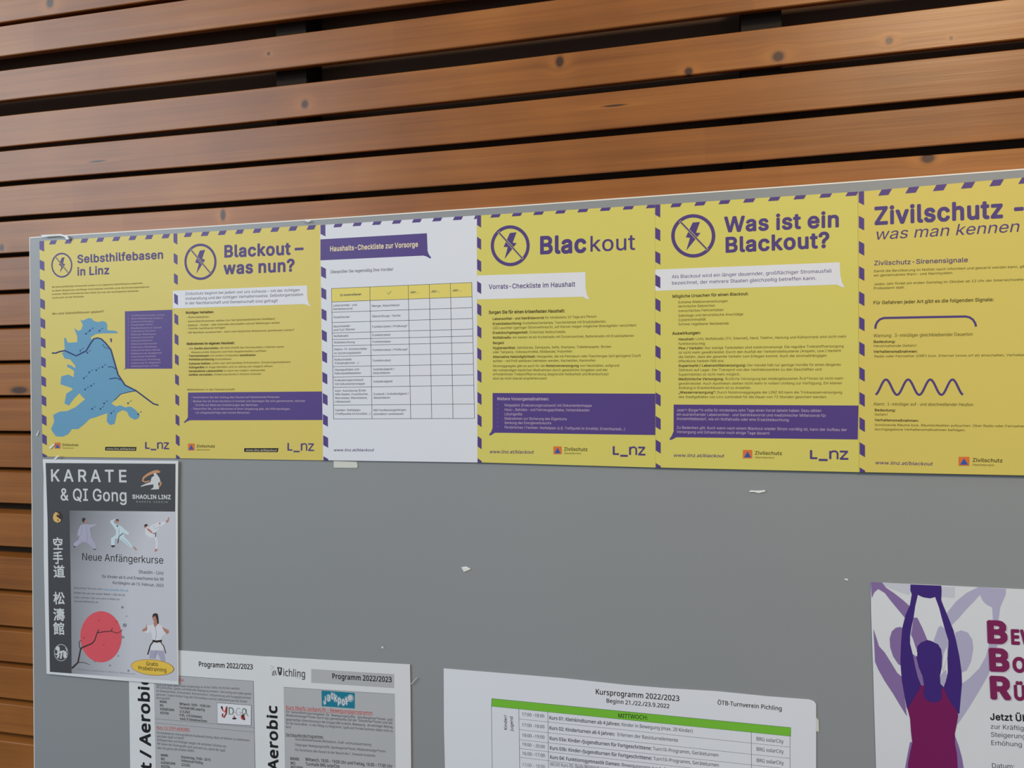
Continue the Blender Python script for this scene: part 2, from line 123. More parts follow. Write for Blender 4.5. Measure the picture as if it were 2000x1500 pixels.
FD_N = {
33:(216,[131,161,85,161,65,573,151,573],[58,43,61,69,72,85,108,97,142,85,154,69,157,43,154,18,142,2,108,-11,88,-8,72,2,61,18]),
34:(327,[128,573,112,366,68,366,52,573],[275,573,259,366,215,366,199,573]),
38:(587,[244,581,284,578,318,567,345,549,366,524,378,494,382,458,374,411,350,372,313,338,268,308,423,159,457,216,479,286,550,286,518,191,496,150,468,114,585,0,490,0,420,67,366,28,303,2,223,-8,171,-4,127,10,91,32,65,63,48,102,42,149,46,187,57,220,76,248,131,296,166,318,118,379,99,428,101,493,114,524,135,548,165,567,201,578],[208,274,141,221,119,178,116,152,124,112,146,81,181,61,225,54,273,59,314,71,375,112],[241,524,211,519,186,506,170,485,165,457,169,429,199,378,224,350,265,376,292,401,308,428,313,458,308,484,294,505,271,519]),
39:(180,[128,573,112,366,68,366,52,573]),
40:(241,[35,285,60,409,83,468,113,522,150,573,216,573,167,493,132,407,111,315,103,220,116,98,154,-20,216,-127,150,-127,113,-77,83,-24,60,34,35,156]),
41:(241,[205,156,180,34,158,-24,128,-77,91,-127,25,-127,87,-20,124,98,137,220,124,346,87,465,58,521,24,573,91,573,128,522,158,468,180,409,205,285]),
42:(442,[258,610,242,456,396,499,407,425,260,413,355,286,286,249,218,389,156,249,85,286,179,413,33,425,44,499,196,456,180,610]),
43:(459,[257,311,417,311,417,254,257,254,257,89,200,89,200,254,40,254,40,311,200,311,200,477,257,477]),
44:(215,[154,84,85,-103,33,-103,73,93,148,93]),
45:(258,[32,184,32,246,226,246,226,184]),
46:(215,[58,43,61,69,72,85,107,97,142,85,154,69,157,43,154,18,142,2,126,-8,88,-8,72,2,61,18]),
47:(298,[290,573,77,0,8,0,221,573]),
48:(459,[419,287,409,163,395,112,376,70,349,37,316,12,276,-3,228,-8,170,1,122,27,86,70,60,129,44,201,39,287,44,373,58,446,83,504,119,546,167,573,228,581,287,573,335,546,372,504,399,446,414,373],[113,215,122,156,137,111,159,78,190,59,228,52,268,58,298,78,320,110,336,156,345,215,345,359,336,417,320,463,298,495,268,515,228,521,190,515,159,495,137,463,122,417,113,359]),
49:(459,[285,0,216,0,219,499,108,405,71,452,226,573,285,573]),
50:(459,[417,0,38,0,38,58,261,287,306,353,318,387,322,424,315,466,294,496,261,514,220,520,181,517,115,489,83,466,45,513,122,561,186,578,270,576,313,562,347,540,372,510,388,472,394,428,389,385,375,344,324,267,128,64,417,64]),
51:(459,[395,439,392,403,381,372,363,347,340,326,277,298,337,284,379,255,405,214,413,163,407,116,390,74,360,40,318,14,262,-3,150,-6,72,8,36,23,36,89,114,61,194,51,260,59,305,81,331,117,339,164,334,197,320,222,297,242,265,255,179,265,124,265,124,326,223,329,259,339,286,356,307,377,319,404,323,434,316,471,295,498,262,516,190,520,118,498,75,473,39,521,115,563,164,576,218,581,296,571,352,540,384,495]),
52:(459,[443,130,359,130,359,0,291,0,291,130,17,130,17,190,286,576,359,576,359,193,443,193],[292,500,257,438,86,193,291,193]),
53:(459,[275,346,322,331,361,307,389,274,407,232,413,183,407,128,387,81,356,43,314,15,261,-2,199,-8,116,0,50,23,50,90,121,62,200,52,240,55,274,65,302,82,323,106,336,137,341,176,332,225,306,262,262,284,173,291,99,280,64,302,86,573,373,573,373,508,146,508,132,342,194,350]),
54:(459,[46,294,60,389,95,474,121,510,155,539,196,562,246,576,377,573,377,513,308,523,257,518,216,504,183,483,158,454,139,419,119,337,115,291,170,339,223,356,302,353,342,338,375,313,400,279,416,236,421,184,415,129,399,82,372,44,336,15,291,-2,239,-8,200,-4,163,7,130,26,101,54,77,89,59,133,48,184],[238,51,284,59,320,84,343,125,351,184,344,233,324,271,289,295,241,303,205,299,175,288,150,270,131,248,119,223,117,172,133,121,164,79,210,54]),
55:(459,[109,0,344,508,35,508,35,573,419,573,419,518,187,0]),
56:(459,[228,581,276,577,318,565,352,546,378,519,395,485,400,444,396,411,385,383,346,338,291,303,355,265,401,216,414,185,419,148,413,104,395,65,367,34,330,11,284,-3,231,-8,174,-3,126,10,89,33,61,63,45,101,39,146,43,183,56,214,99,264,158,299,107,336,71,382,61,411,58,444,63,485,80,518,107,545,141,565,182,577],[108,145,116,107,138,76,176,55,229,48,281,55,319,76,342,108,350,148,346,174,335,197,293,235,216,270,157,237,121,197],[228,524,188,518,155,502,134,476,127,441,130,414,141,391,179,357,232,330,302,373,327,414,330,441,323,476,302,502,270,518]),
57:(459,[415,279,401,183,366,99,340,63,306,33,265,11,214,-3,82,0,82,60,152,50,204,54,245,68,278,90,303,118,322,153,342,235,346,281,290,233,238,216,158,219,118,235,85,260,60,294,45,336,40,387,46,443,63,491,90,529,127,557,171,575,223,581,262,577,299,565,332,545,361,518,384,483,402,440,413,388],[223,521,178,513,142,488,118,447,110,388,117,339,137,301,171,277,220,269,256,273,286,285,311,303,330,325,342,349,344,400,328,451,298,493,252,518]),
58:(215,[58,43,61,69,72,85,107,97,142,85,154,69,157,43,154,18,142,2,126,-8,88,-8,72,2,61,18],[58,386,61,412,72,429,107,441,142,429,154,412,157,386,154,362,142,345,126,335,88,335,72,345,61,362]),
63:(348,[118,235,139,278,243,381,258,416,260,439,254,473,235,498,204,514,163,519,93,509,34,485,10,541,81,569,168,581,235,571,286,543,317,498,327,440,316,379,283,332,192,248,173,214,168,161,112,161],[94,43,97,69,108,85,144,97,178,85,189,69,192,43,189,18,178,2,162,-8,124,-8,108,2,97,18]),
64:(721,[672,250,655,180,620,125,597,105,569,92,536,87,503,93,478,109,460,131,452,157,405,108,373,92,334,87,280,98,240,128,215,176,207,237,212,286,228,330,253,366,287,394,328,411,412,416,500,398,491,206,494,171,506,151,522,140,540,137,564,142,583,158,609,212,618,287,611,356,588,413,552,459,506,492,450,513,386,520,322,514,265,498,217,472,177,437,145,394,123,344,109,288,104,227,111,154,132,93,167,45,214,10,275,-11,347,-18,441,-8,520,16,520,-38,442,-62,347,-71,259,-63,185,-36,126,7,82,65,55,138,46,224,52,296,70,363,98,422,137,474,186,515,244,546,311,566,386,573,447,568,502,553,551,529,593,496,628,455,653,406,669,349],[269,235,275,191,290,160,314,143,345,137,383,146,409,171,425,210,437,358,378,366,342,362,314,347,294,325,272,267]),
65:(512,[437,0,368,177,141,177,73,0,0,0,224,575,289,575,512,0],[255,500,230,415,165,241,346,241]),
66:(521,[241,573,336,565,404,541,445,498,459,431,446,371,431,347,409,328,350,304,350,300,415,279,441,261,461,236,474,204,478,163,472,115,454,74,425,42,385,19,336,5,279,0,78,0,78,573],[256,329,318,335,357,352,377,382,384,423,376,463,351,490,308,506,150,511,150,329],[150,269,150,61,265,61,330,68,371,91,394,125,401,168,398,197,388,221,370,241,344,256,307,266]),
67:(507,[280,513,241,502,206,482,178,456,155,423,139,383,128,337,125,286,131,220,147,164,175,118,213,83,262,62,322,55,460,78,460,15,393,-2,312,-8,232,1,166,28,115,72,78,131,56,203,49,287,53,349,67,406,89,456,120,499,159,534,206,559,261,575,367,578,448,561,482,547,453,486,360,515]),
68:(585,[536,292,528,204,501,131,457,74,399,33,325,8,237,0,78,0,78,573,254,573,335,565,404,540,460,501,502,446,528,377],[460,290,454,359,435,415,404,457,361,487,308,505,244,511,150,511,150,62,228,62,330,76,402,119,446,190]),
69:(446,[398,0,78,0,78,573,398,573,398,509,150,509,150,330,383,330,383,268,150,268,150,63,398,63]),
70:(416,[150,0,78,0,78,573,398,573,398,509,150,509,150,306,382,306,382,243,150,243]),
71:(584,[326,302,524,302,524,22,431,-1,323,-8,241,1,173,28,120,71,81,130,57,202,49,286,58,370,84,442,127,500,186,544,259,572,346,581,437,572,516,547,489,484,421,508,342,517,278,510,224,489,181,455,150,409,131,353,124,286,130,222,146,166,175,119,216,84,270,62,375,56,452,68,452,238,326,238]),
72:(594,[516,0,444,0,444,267,150,267,150,0,78,0,78,573,150,573,150,330,444,330,444,573,516,573]),
73:(272,[239,0,32,0,32,42,99,57,99,515,32,531,32,573,239,573,239,531,172,515,172,57,239,42]),
74:(219,[-50,-146,-63,-142,-63,-81,-5,-89,33,-81,63,-53,71,-29,74,573,146,573,146,9,141,-42,128,-82,105,-113,75,-135,39,-148]),
75:(496,[496,0,411,0,208,274,150,222,150,0,78,0,78,573,150,573,150,290,403,573,488,573,261,323]),
76:(420,[78,0,78,573,150,573,150,64,400,64,400,0]),
77:(727,[330,0,139,502,144,347,144,0,78,0,78,573,184,573,364,103,544,573,650,573,650,0,578,0,581,501,390,0]),
78:(610,[532,0,448,0,138,476,144,320,144,0,78,0,78,573,161,573,470,99,464,249,464,573,532,573]),
79:(626,[577,287,573,224,560,166,540,116,510,73,473,38,428,13,375,-3,314,-8,251,-3,196,13,151,39,114,73,85,116,65,167,53,224,49,288,56,370,78,442,114,500,166,544,232,572,314,581,393,572,459,545,510,501,547,442,570,370],[125,287,130,220,145,163,171,117,207,83,255,62,314,54,373,62,420,83,456,117,481,163,496,220,501,287,490,384,456,457,398,503,314,518,255,511,207,490,171,457,145,411,130,354]),
80:(485,[229,573,326,562,393,528,431,475,444,404,433,336,417,306,394,278,364,255,324,238,275,227,150,223,150,0,78,0,78,573],[223,511,150,511,150,285,258,288,298,296,330,311,352,334,365,363,370,401,361,449,334,484,289,504]),
81:(626,[577,287,573,220,558,160,535,108,503,64,461,30,411,6,548,-136,444,-136,334,-7,251,-3,196,13,151,39,114,73,85,116,65,167,53,224,49,288,56,370,78,442,114,500,166,544,232,572,314,581,393,572,459,545,510,501,547,442,570,370],[125,287,130,220,145,163,171,117,207,83,255,62,314,54,373,62,420,83,456,117,481,163,496,220,501,287,490,384,456,457,398,503,314,518,255,511,207,490,171,457,145,411,130,354]),
82:(499,[301,568,353,554,393,532,422,500,439,460,444,410,440,368,427,334,408,306,358,269,330,257,487,0,403,0,264,237,150,237,150,0,78,0,78,573],[150,510,150,298,236,298,296,304,338,325,362,359,370,407,366,440,355,467,336,486,310,500,275,507]),
83:(440,[403,153,396,106,378,66,348,35,307,11,256,-3,109,-1,41,19,41,88,113,65,201,54,273,66,298,79,316,98,327,120,327,173,318,194,277,230,131,294,85,330,57,375,48,435,54,477,71,513,99,542,136,563,180,576,276,578,355,562,389,548,366,487,266,515,196,515,148,494,133,478,121,434,133,386,172,351,332,279,362,255,384,228,398,194]),
84:(446,[259,0,187,0,187,509,8,509,8,573,437,573,437,509,259,509]),
85:(586,[513,202,507,146,489,95,459,52,416,20,360,-1,290,-8,196,6,128,50,86,118,72,204,72,573,144,573,144,201,154,139,182,93,228,64,294,54,342,59,379,73,407,96,427,126,438,161,442,573,513,573]),
86:(481,[481,573,277,0,204,0,0,573,75,573,241,80,277,207,405,573]),
87:(746,[735,573,583,0,510,0,369,481,342,373,234,0,161,0,10,573,85,573,201,87,232,227,333,573,407,573,544,87,572,224,660,573]),
88:(470,[467,0,385,0,233,249,79,0,3,0,193,298,15,573,95,573,236,348,377,573,453,573,276,300]),
89:(454,[227,291,376,573,454,573,263,222,263,0,191,0,191,219,0,573,79,573]),
90:(459,[427,0,30,0,30,54,332,508,40,508,40,573,419,573,419,518,118,64,427,64]),
97:(450,[231,437,299,428,347,403,376,358,385,293,385,0,334,0,317,61,279,22,234,-1,172,-8,136,-5,103,6,76,23,54,48,41,80,37,120,50,176,87,218,152,246,243,257,316,259,310,330,293,359,265,375,227,380,163,370,106,347,84,400,151,426],[184,200,141,182,118,155,110,119,115,87,132,66,157,53,188,49,238,56,279,79,306,117,315,172,315,210]),
98:(493,[135,373,189,419,226,432,272,437,344,423,401,381,437,312,449,215,444,147,427,91,400,48,365,17,322,-2,272,-8,226,-3,189,10,161,31,139,54,133,54,119,0,68,0,68,610,139,610],[260,378,219,374,188,361,165,339,150,308,139,214,145,144,165,93,202,61,261,50,312,61,348,93,369,145,376,216,369,287,348,338,311,368]),
99:(385,[187,-2,139,15,99,45,69,87,50,143,44,212,51,284,71,342,102,385,142,415,191,432,278,436,358,415,337,356,244,376,204,372,172,358,148,335,131,303,120,263,120,166,131,126,148,94,172,71,202,58,273,55,351,78,351,15,304,-2,275,-6]),
100:(493,[220,-8,148,6,92,48,56,117,44,214,56,311,93,381,149,424,221,438,280,429,323,407,359,374,354,438,354,610,425,610,425,0,368,0,354,58,323,24,280,1],[232,50,290,60,328,88,348,135,355,213,349,284,329,336,291,369,231,379,181,368,146,334,124,281,117,212,124,144,146,93,181,61]),
101:(452,[234,438,286,432,329,414,364,385,390,346,406,299,411,201,117,201,127,137,154,90,197,62,254,52,327,60,392,82,392,20,327,-1,251,-8,194,-2,143,17,101,48,70,91,51,146,44,212,50,277,68,333,96,378,134,411,181,431],[233,380,188,372,154,348,130,309,119,257,338,257,326,322,312,346,292,364,266,376]),
102:(276,[266,375,158,375,158,0,87,0,87,375,12,375,12,408,87,432,92,507,104,547,124,577,152,597,186,610,274,609,310,599,292,544,228,556,197,550,175,532,162,502,158,430,266,430]),
103:(493,[220,438,261,434,297,422,329,402,359,373,369,430,425,430,425,-7,420,-63,404,-110,378,-146,341,-172,292,-187,188,-191,110,-177,78,-165,78,-100,149,-125,237,-134,286,-126,324,-101,347,-63,354,57,329,28,299,8,263,-4,221,-8,147,7,91,50,56,121,44,214,56,306,91,377,147,423],[230,378,197,374,169,359,147,336,130,303,120,262,117,213,124,143,146,92,182,60,232,50,288,58,326,85,349,131,356,214,353,267,343,309,326,340,302,362,270,374]),
104:(496,[135,370,174,407,220,429,274,437,321,433,360,421,391,400,413,370,426,330,431,280,431,0,361,0,361,275,355,321,338,353,308,372,265,378,222,374,189,360,166,338,150,308,139,222,139,0,68,0,68,610,139,610]),
105:(207,[139,430,139,0,68,0,68,430],[119,588,142,566,142,526,119,504,88,504,75,512,66,526,66,566,75,580,88,588]),
106:(207,[-44,-183,-44,-126,9,-134,32,-130,51,-120,64,-100,68,-67,68,430,139,430,136,-101,126,-133,110,-159,87,-177,56,-189],[66,566,75,580,104,591,133,580,142,566,142,526,119,504,88,504,75,512,66,526]),
107:(428,[138,221,189,285,326,430,409,430,235,246,421,0,336,0,187,200,138,158,138,0,68,0,68,610,138,610]),
108:(207,[139,0,68,0,68,610,139,610]),
109:(750,[540,438,603,428,649,401,676,352,685,280,685,0,615,0,615,277,610,321,594,353,567,372,528,378,474,370,438,342,418,298,411,237,411,0,342,0,339,308,320,353,303,367,253,378,215,374,185,360,164,338,150,308,139,223,139,0,68,0,68,430,125,430,136,371,173,409,216,431,266,438,312,433,349,420,378,398,402,366,427,398,461,420,499,433]),
110:(496,[275,438,343,428,391,401,421,352,431,280,431,0,361,0,361,275,355,321,338,353,308,372,265,378,204,368,166,338,146,290,139,223,139,0,68,0,68,430,125,430,136,371,175,409,222,431]),
111:(485,[442,216,438,165,428,121,411,82,388,50,359,25,324,7,285,-4,241,-8,200,-4,163,7,129,25,100,50,77,82,59,121,48,165,44,216,50,282,68,336,97,380,137,412,186,431,244,438,299,431,347,412,386,380,417,336,436,282],[117,216,120,168,130,128,147,95,172,71,204,56,243,50,282,56,314,71,339,95,356,128,366,168,366,263,355,303,338,335,314,359,282,374,242,378,185,368,147,335,124,284]),
112:(493,[273,438,344,424,401,382,437,313,449,216,444,148,427,93,401,49,365,17,322,-2,272,-8,213,1,170,24,134,54,139,-192,68,-192,68,430,126,430,139,371,170,405,213,429],[260,378,221,374,190,362,167,342,152,313,139,216,150,126,165,93,188,70,220,55,261,50,297,56,326,72,348,98,364,131,376,216,369,283,348,334,311,368]),
113:(493,[358,58,303,11,266,-3,219,-8,148,6,93,48,56,117,44,214,50,282,67,338,93,381,129,413,172,432,221,438,267,433,304,419,358,371,369,430,425,430,425,-192,354,-192],[233,50,272,54,304,67,327,87,342,116,355,213,348,285,328,337,290,369,231,379,181,368,145,334,124,281,117,212,124,145,146,93,182,61]),
114:(331,[319,433,310,368,264,374,216,363,176,334,149,289,139,229,139,0,68,0,68,430,126,430,137,351,170,395,214,426,240,435]),
115:(384,[348,119,343,80,327,49,302,24,268,6,226,-4,135,-6,68,8,42,19,42,83,104,60,178,49,224,53,256,66,274,86,280,112,271,141,239,167,103,228,57,266,45,292,41,324,52,372,85,408,137,430,202,438,276,430,339,409,315,353,228,378,159,377,131,366,114,350,108,328,119,298,182,261,289,215,314,197,333,176,344,150]),
116:(290,[272,58,272,5,200,-8,138,4,112,20,91,44,78,79,74,125,74,375,13,375,13,409,75,437,103,528,144,528,144,430,269,430,269,375,144,375,144,127,149,92,163,69,185,54]),
117:(496,[427,430,427,0,370,0,356,57,321,20,274,-1,220,-8,172,-4,134,8,103,29,81,59,68,99,63,148,63,430,135,430,135,153,140,108,158,76,188,57,230,50,273,55,306,69,330,91,345,122,357,206,357,430]),
118:(407,[163,0,0,430,75,430,204,63,332,430,407,430,244,0]),
119:(630,[313,357,284,242,207,1,127,1,9,431,82,431,172,73,201,188,278,431,354,431,460,74,549,431,622,431,502,1,419,1]),
120:(424,[170,220,22,430,102,430,212,268,322,430,402,430,253,220,410,0,330,0,212,172,94,0,14,0]),
121:(409,[1,430,76,430,208,68,333,430,409,430,207,-97,165,-156,138,-176,106,-188,9,-186,9,-130,79,-132,116,-114,152,-58,174,-2]),
122:(377,[346,0,31,0,31,46,262,375,45,375,45,430,340,430,340,377,112,54,346,54]),
228:(450,[231,437,299,428,347,403,376,358,385,293,385,0,334,0,317,61,279,22,234,-1,172,-8,136,-5,103,6,76,23,54,48,41,80,37,120,50,176,87,218,152,246,243,257,316,259,310,330,293,359,265,375,227,380,163,370,106,347,84,400,151,426],[184,200,141,182,118,155,110,119,115,87,132,66,157,53,188,49,238,56,279,79,306,117,315,172,315,210],[116,564,136,583,165,583,186,564,186,529,165,508,136,508,116,529],[266,564,287,583,315,583,336,564,336,529,315,508,287,508,266,529]),
246:(485,[442,216,438,165,428,121,411,82,388,50,359,25,324,7,285,-4,241,-8,200,-4,163,7,129,25,100,50,77,82,59,121,48,165,44,216,50,282,68,336,97,380,137,412,186,431,244,438,299,431,347,412,386,380,417,336,436,282],[117,216,120,168,130,128,147,95,172,71,204,56,243,50,282,56,314,71,339,95,356,128,366,168,366,263,355,303,338,335,314,359,282,374,242,378,185,368,147,335,124,284],[134,564,154,583,183,583,203,564,203,529,183,508,154,508,134,529],[284,564,304,583,333,583,353,564,353,529,333,508,304,508,284,529]),
252:(496,[427,430,427,0,370,0,356,57,321,20,274,-1,220,-8,172,-4,134,8,103,29,81,59,68,99,63,148,63,430,135,430,135,153,140,108,158,76,188,57,230,50,273,55,306,69,330,91,345,122,357,206,357,430],[138,564,159,583,187,583,208,564,208,529,187,508,159,508,138,529],[289,564,309,583,337,583,358,564,358,529,337,508,309,508,289,529]),
196:(512,[437,0,368,177,141,177,73,0,0,0,224,575,289,575,512,0],[255,500,230,415,165,241,346,241],[146,707,166,726,195,726,215,707,215,671,195,651,166,651,146,671],[296,707,316,726,345,726,365,707,365,671,345,651,316,651,296,671]),
214:(626,[577,287,573,224,560,166,540,116,510,73,473,38,428,13,375,-3,314,-8,251,-3,196,13,151,39,114,73,85,116,65,167,53,224,49,288,56,370,78,442,114,500,166,544,232,572,314,581,393,572,459,545,510,501,547,442,570,370],[125,287,130,220,145,163,171,117,207,83,255,62,314,54,373,62,420,83,456,117,481,163,496,220,501,287,490,384,456,457,398,503,314,518,255,511,207,490,171,457,145,411,130,354],[204,707,225,726,253,726,274,707,274,671,253,651,225,651,204,671],[355,707,375,726,403,726,424,707,424,671,403,651,375,651,355,671]),
220:(586,[513,202,507,146,489,95,459,52,416,20,360,-1,290,-8,196,6,128,50,86,118,72,204,72,573,144,573,144,201,154,139,182,93,228,64,294,54,342,59,379,73,407,96,427,126,438,161,442,573,513,573],[184,707,205,726,233,726,254,707,254,671,233,651,205,651,184,671],[335,707,355,726,383,726,404,707,404,671,383,651,355,651,335,671]),
223:(506,[419,495,407,447,309,344,312,311,427,220,459,178,470,123,465,81,451,48,428,23,399,6,362,-5,285,-6,227,8,204,19,204,83,276,54,318,49,356,54,382,67,396,89,399,136,385,167,257,270,240,306,241,349,261,385,336,454,347,491,340,520,319,540,286,551,218,553,171,537,154,521,142,499,139,0,68,0,68,468,74,516,91,554,119,581,155,599,198,610,294,610,336,600,371,584,397,561,413,531]),
8211:(401,[32,184,32,246,369,246,369,184]),
8222:(334,[294,84,224,-103,172,-103,212,93,288,93],[145,84,76,-103,25,-103,64,93,140,93]),
8220:(288,[278,573,238,376,162,376,156,385,226,573],[130,573,90,376,14,376,10,385,79,573]),
8364:(459,[305,580,380,571,448,543,419,485,336,515,276,516,227,497,189,459,162,401,153,365,349,365,349,313,148,313,148,249,325,249,325,197,154,197,166,156,184,120,207,92,236,71,271,59,342,56,431,80,431,18,344,-6,307,-8,247,-2,196,17,155,47,123,88,99,138,83,197,18,197,18,249,76,249,76,313,18,313,18,365,82,365,97,426,120,479,153,522,195,553,246,573]),
10003:(481,[75,0,75,573,405,573,405,0],[116,41,364,41,364,532,116,532]),
32:(208,),
}
FD_C = {
31354:(350,[198,188,304,125,322,145,214,206],[134,207,88,172,30,145,45,122,104,154,153,190],[27,8,27,-16,325,-16,325,8,188,8,188,96,289,96,289,120,64,120,64,96,161,96,161,8],[148,288,166,251,27,251,27,172,52,172,52,227,297,227,297,181,324,181,324,251,198,251,176,296]),
25163:(350,[18,113,18,87,162,87,160,1,86,-1,97,-27,170,-22,185,-12,189,87,334,87,334,113,189,113,189,170,314,170,314,195,189,195,189,252,299,272,279,294,171,274,41,264,47,241,162,249,162,195,41,195,41,170,162,170,162,113]),
36947:(350,[22,268,72,209,94,223,43,280],[159,129,277,129,277,99,159,99],[159,81,277,81,277,52,159,52],[159,176,277,176,277,147,159,147],[134,196,134,31,302,31,302,196,218,196,231,226,332,226,332,248,266,248,292,286,266,294,240,248,174,248,192,256,167,296,145,286,168,248,109,248,109,226,202,226,194,196],[92,169,18,169,18,145,66,145,66,36,15,-2,31,-24,57,4,80,16,113,-2,155,-16,330,-16,337,10,210,4,158,6,92,35]),
26494:(350,[190,283,167,209,133,151,156,135,192,198,217,278],[275,286,250,281,277,201,314,136,335,158,300,215],[70,294,70,220,16,220,16,195,67,195,44,122,11,62,25,37,49,81,70,138,70,-28,95,-28,95,146,125,90,143,111,95,181,95,195,139,195,139,220,95,220,95,294],[257,86,285,29,182,17,216,91,245,172,217,182,189,95,153,19,142,9,151,-17,295,6,304,-20,328,-9,279,95]),
28644:(350,[97,104,97,85,336,85,336,104],[212,27,239,-5,256,7,228,38],[30,272,86,234,102,255,45,291],[13,177,72,142,87,163,28,196],[21,-9,44,-24,93,89,72,103],[127,236,127,218,306,218,306,236,228,236,228,254,328,254,328,271,228,271,228,294,202,294,202,271,109,271,109,254,202,254,202,236],[105,203,105,184,304,184,296,159,316,153,332,199,312,203],[118,137,118,120,312,120,312,137,228,137,228,153,291,153,291,169,137,169,137,153,203,153,203,137],[276,83,276,61,202,61,202,43,276,43,275,-10,240,-10,246,-28,288,-25,296,-19,298,43,333,43,333,61,298,61,298,83],[133,52,173,52,173,16,133,16],[112,69,112,-14,133,-14,133,0,193,0,193,69]),
39208:(350,[182,200,182,-27,204,-27,204,-12,291,-12,291,-26,313,-26,313,83,204,83,204,112,300,112,300,200],[204,11,204,60,291,60,291,11],[204,179,278,179,278,134,204,134],[225,286,240,254,161,254,161,197,181,197,181,232,305,232,305,197,326,197,326,254,254,254,262,259,244,296],[120,126,120,96,58,96,58,126],[120,146,58,146,58,173,120,173],[98,60,110,37,58,15,58,75,142,75,142,193,104,193,91,230,72,223,82,193,36,193,36,26,30,10,20,1,31,-24,118,19,130,-13,150,-2,116,68],[84,296,51,253,10,219,20,195,55,224,86,260,144,206,159,225,98,278,104,288]),
32:(78,),
}
# ---------------------------------------------------------------- helpers
def lin(c):
    return tuple((v/255/12.92 if v/255 <= 0.04045 else ((v/255+0.055)/1.055)**2.4) for v in c)
def ray(px, py): return RT*((px-1000)/FPX) + UP*((750-py)/FPX) + FW
def at(px, py, Y=0.0, tx=0.0, tz=0.0, x0=0.0, z0=0.0):
    # point of the plane  y = Y + tx*(x-x0) + tz*(z-z0)  that the photograph shows at (px, py)
    d = ray(px, py)
    t = (Y + tx*(CAM.x-x0) + tz*(CAM.z-z0) - CAM.y)/(d.y - tx*d.x - tz*d.z)
    return CAM + d*t
_m = {}
def mat(name, rgb, rough=0.6, spec=0.3, bump=0.0, vary=0.04, scale=14.0, metal=0.0):
    if name in _m: return _m[name]
    m = bpy.data.materials.new(name); m.use_nodes = True; nt = m.node_tree; b = nt.nodes['Principled BSDF']
    b.inputs['Roughness'].default_value = rough; b.inputs['Specular IOR Level'].default_value = spec; b.inputs['Metallic'].default_value = metal
    tc = nt.nodes.new('ShaderNodeTexCoord'); n = nt.nodes.new('ShaderNodeTexNoise'); n.inputs['Scale'].default_value = scale; n.inputs['Detail'].default_value = 3
    nt.links.new(tc.outputs['Object'], n.inputs['Vector'])
    r = nt.nodes.new('ShaderNodeMapRange'); r.inputs[3].default_value = 1-vary; r.inputs[4].default_value = 1+vary
    nt.links.new(n.outputs[0], r.inputs[0])
    mx = nt.nodes.new('ShaderNodeMix'); mx.data_type = 'RGBA'; mx.blend_type = 'MULTIPLY'; mx.inputs[0].default_value = 1
    mx.inputs[6].default_value = lin(rgb)+(1,); nt.links.new(r.outputs[0], mx.inputs[7]); nt.links.new(mx.outputs[2], b.inputs['Base Color'])
    if bump:
        bp = nt.nodes.new('ShaderNodeBump'); bp.inputs['Strength'].default_value = bump; bp.inputs['Distance'].default_value = 0.01
        n2 = nt.nodes.new('ShaderNodeTexNoise'); n2.inputs['Scale'].default_value = 9; n2.inputs['Detail'].default_value = 1
        nt.links.new(tc.outputs['Object'], n2.inputs['Vector']); nt.links.new(n2.outputs[0], bp.inputs['Height']); nt.links.new(bp.outputs[0], b.inputs['Normal'])
    _m[name] = m; return m
class MB:
    # verts (world), faces with a material each; build() links them as ONE mesh object
    def __init__(s): s.v = []; s.f = []; s.m = []; s.mats = []
    def add(s, vs, fs, m):
        if m not in s.mats: s.mats.append(m)
        b = len(s.v); s.v += [Vector(v) for v in vs]; k = s.mats.index(m)
        for f in fs: s.f.append([b+i for i in f]); s.m.append(k)
    def build(s, name, parent=None, origin=None, label=None, kind=None):
        og = Vector(origin) if origin is not None else Vector((0, 0, 0))
        me = bpy.data.meshes.new(name); me.from_pydata([tuple(v-og) for v in s.v], [], s.f)
        for m in s.mats: me.materials.append(m)
        me.polygons.foreach_set('material_index', s.m); me.update()
        o = bpy.data.objects.new(name, me); C.objects.link(o)
        if parent is None: o.location = og
        else: o.parent = parent
        if label: o['label'] = label
        if kind: o['kind'] = kind
        return o
def tag(o, label, cat, group=None):
    o['label'] = label; o['category'] = cat
    if group: o['group'] = group
    return o
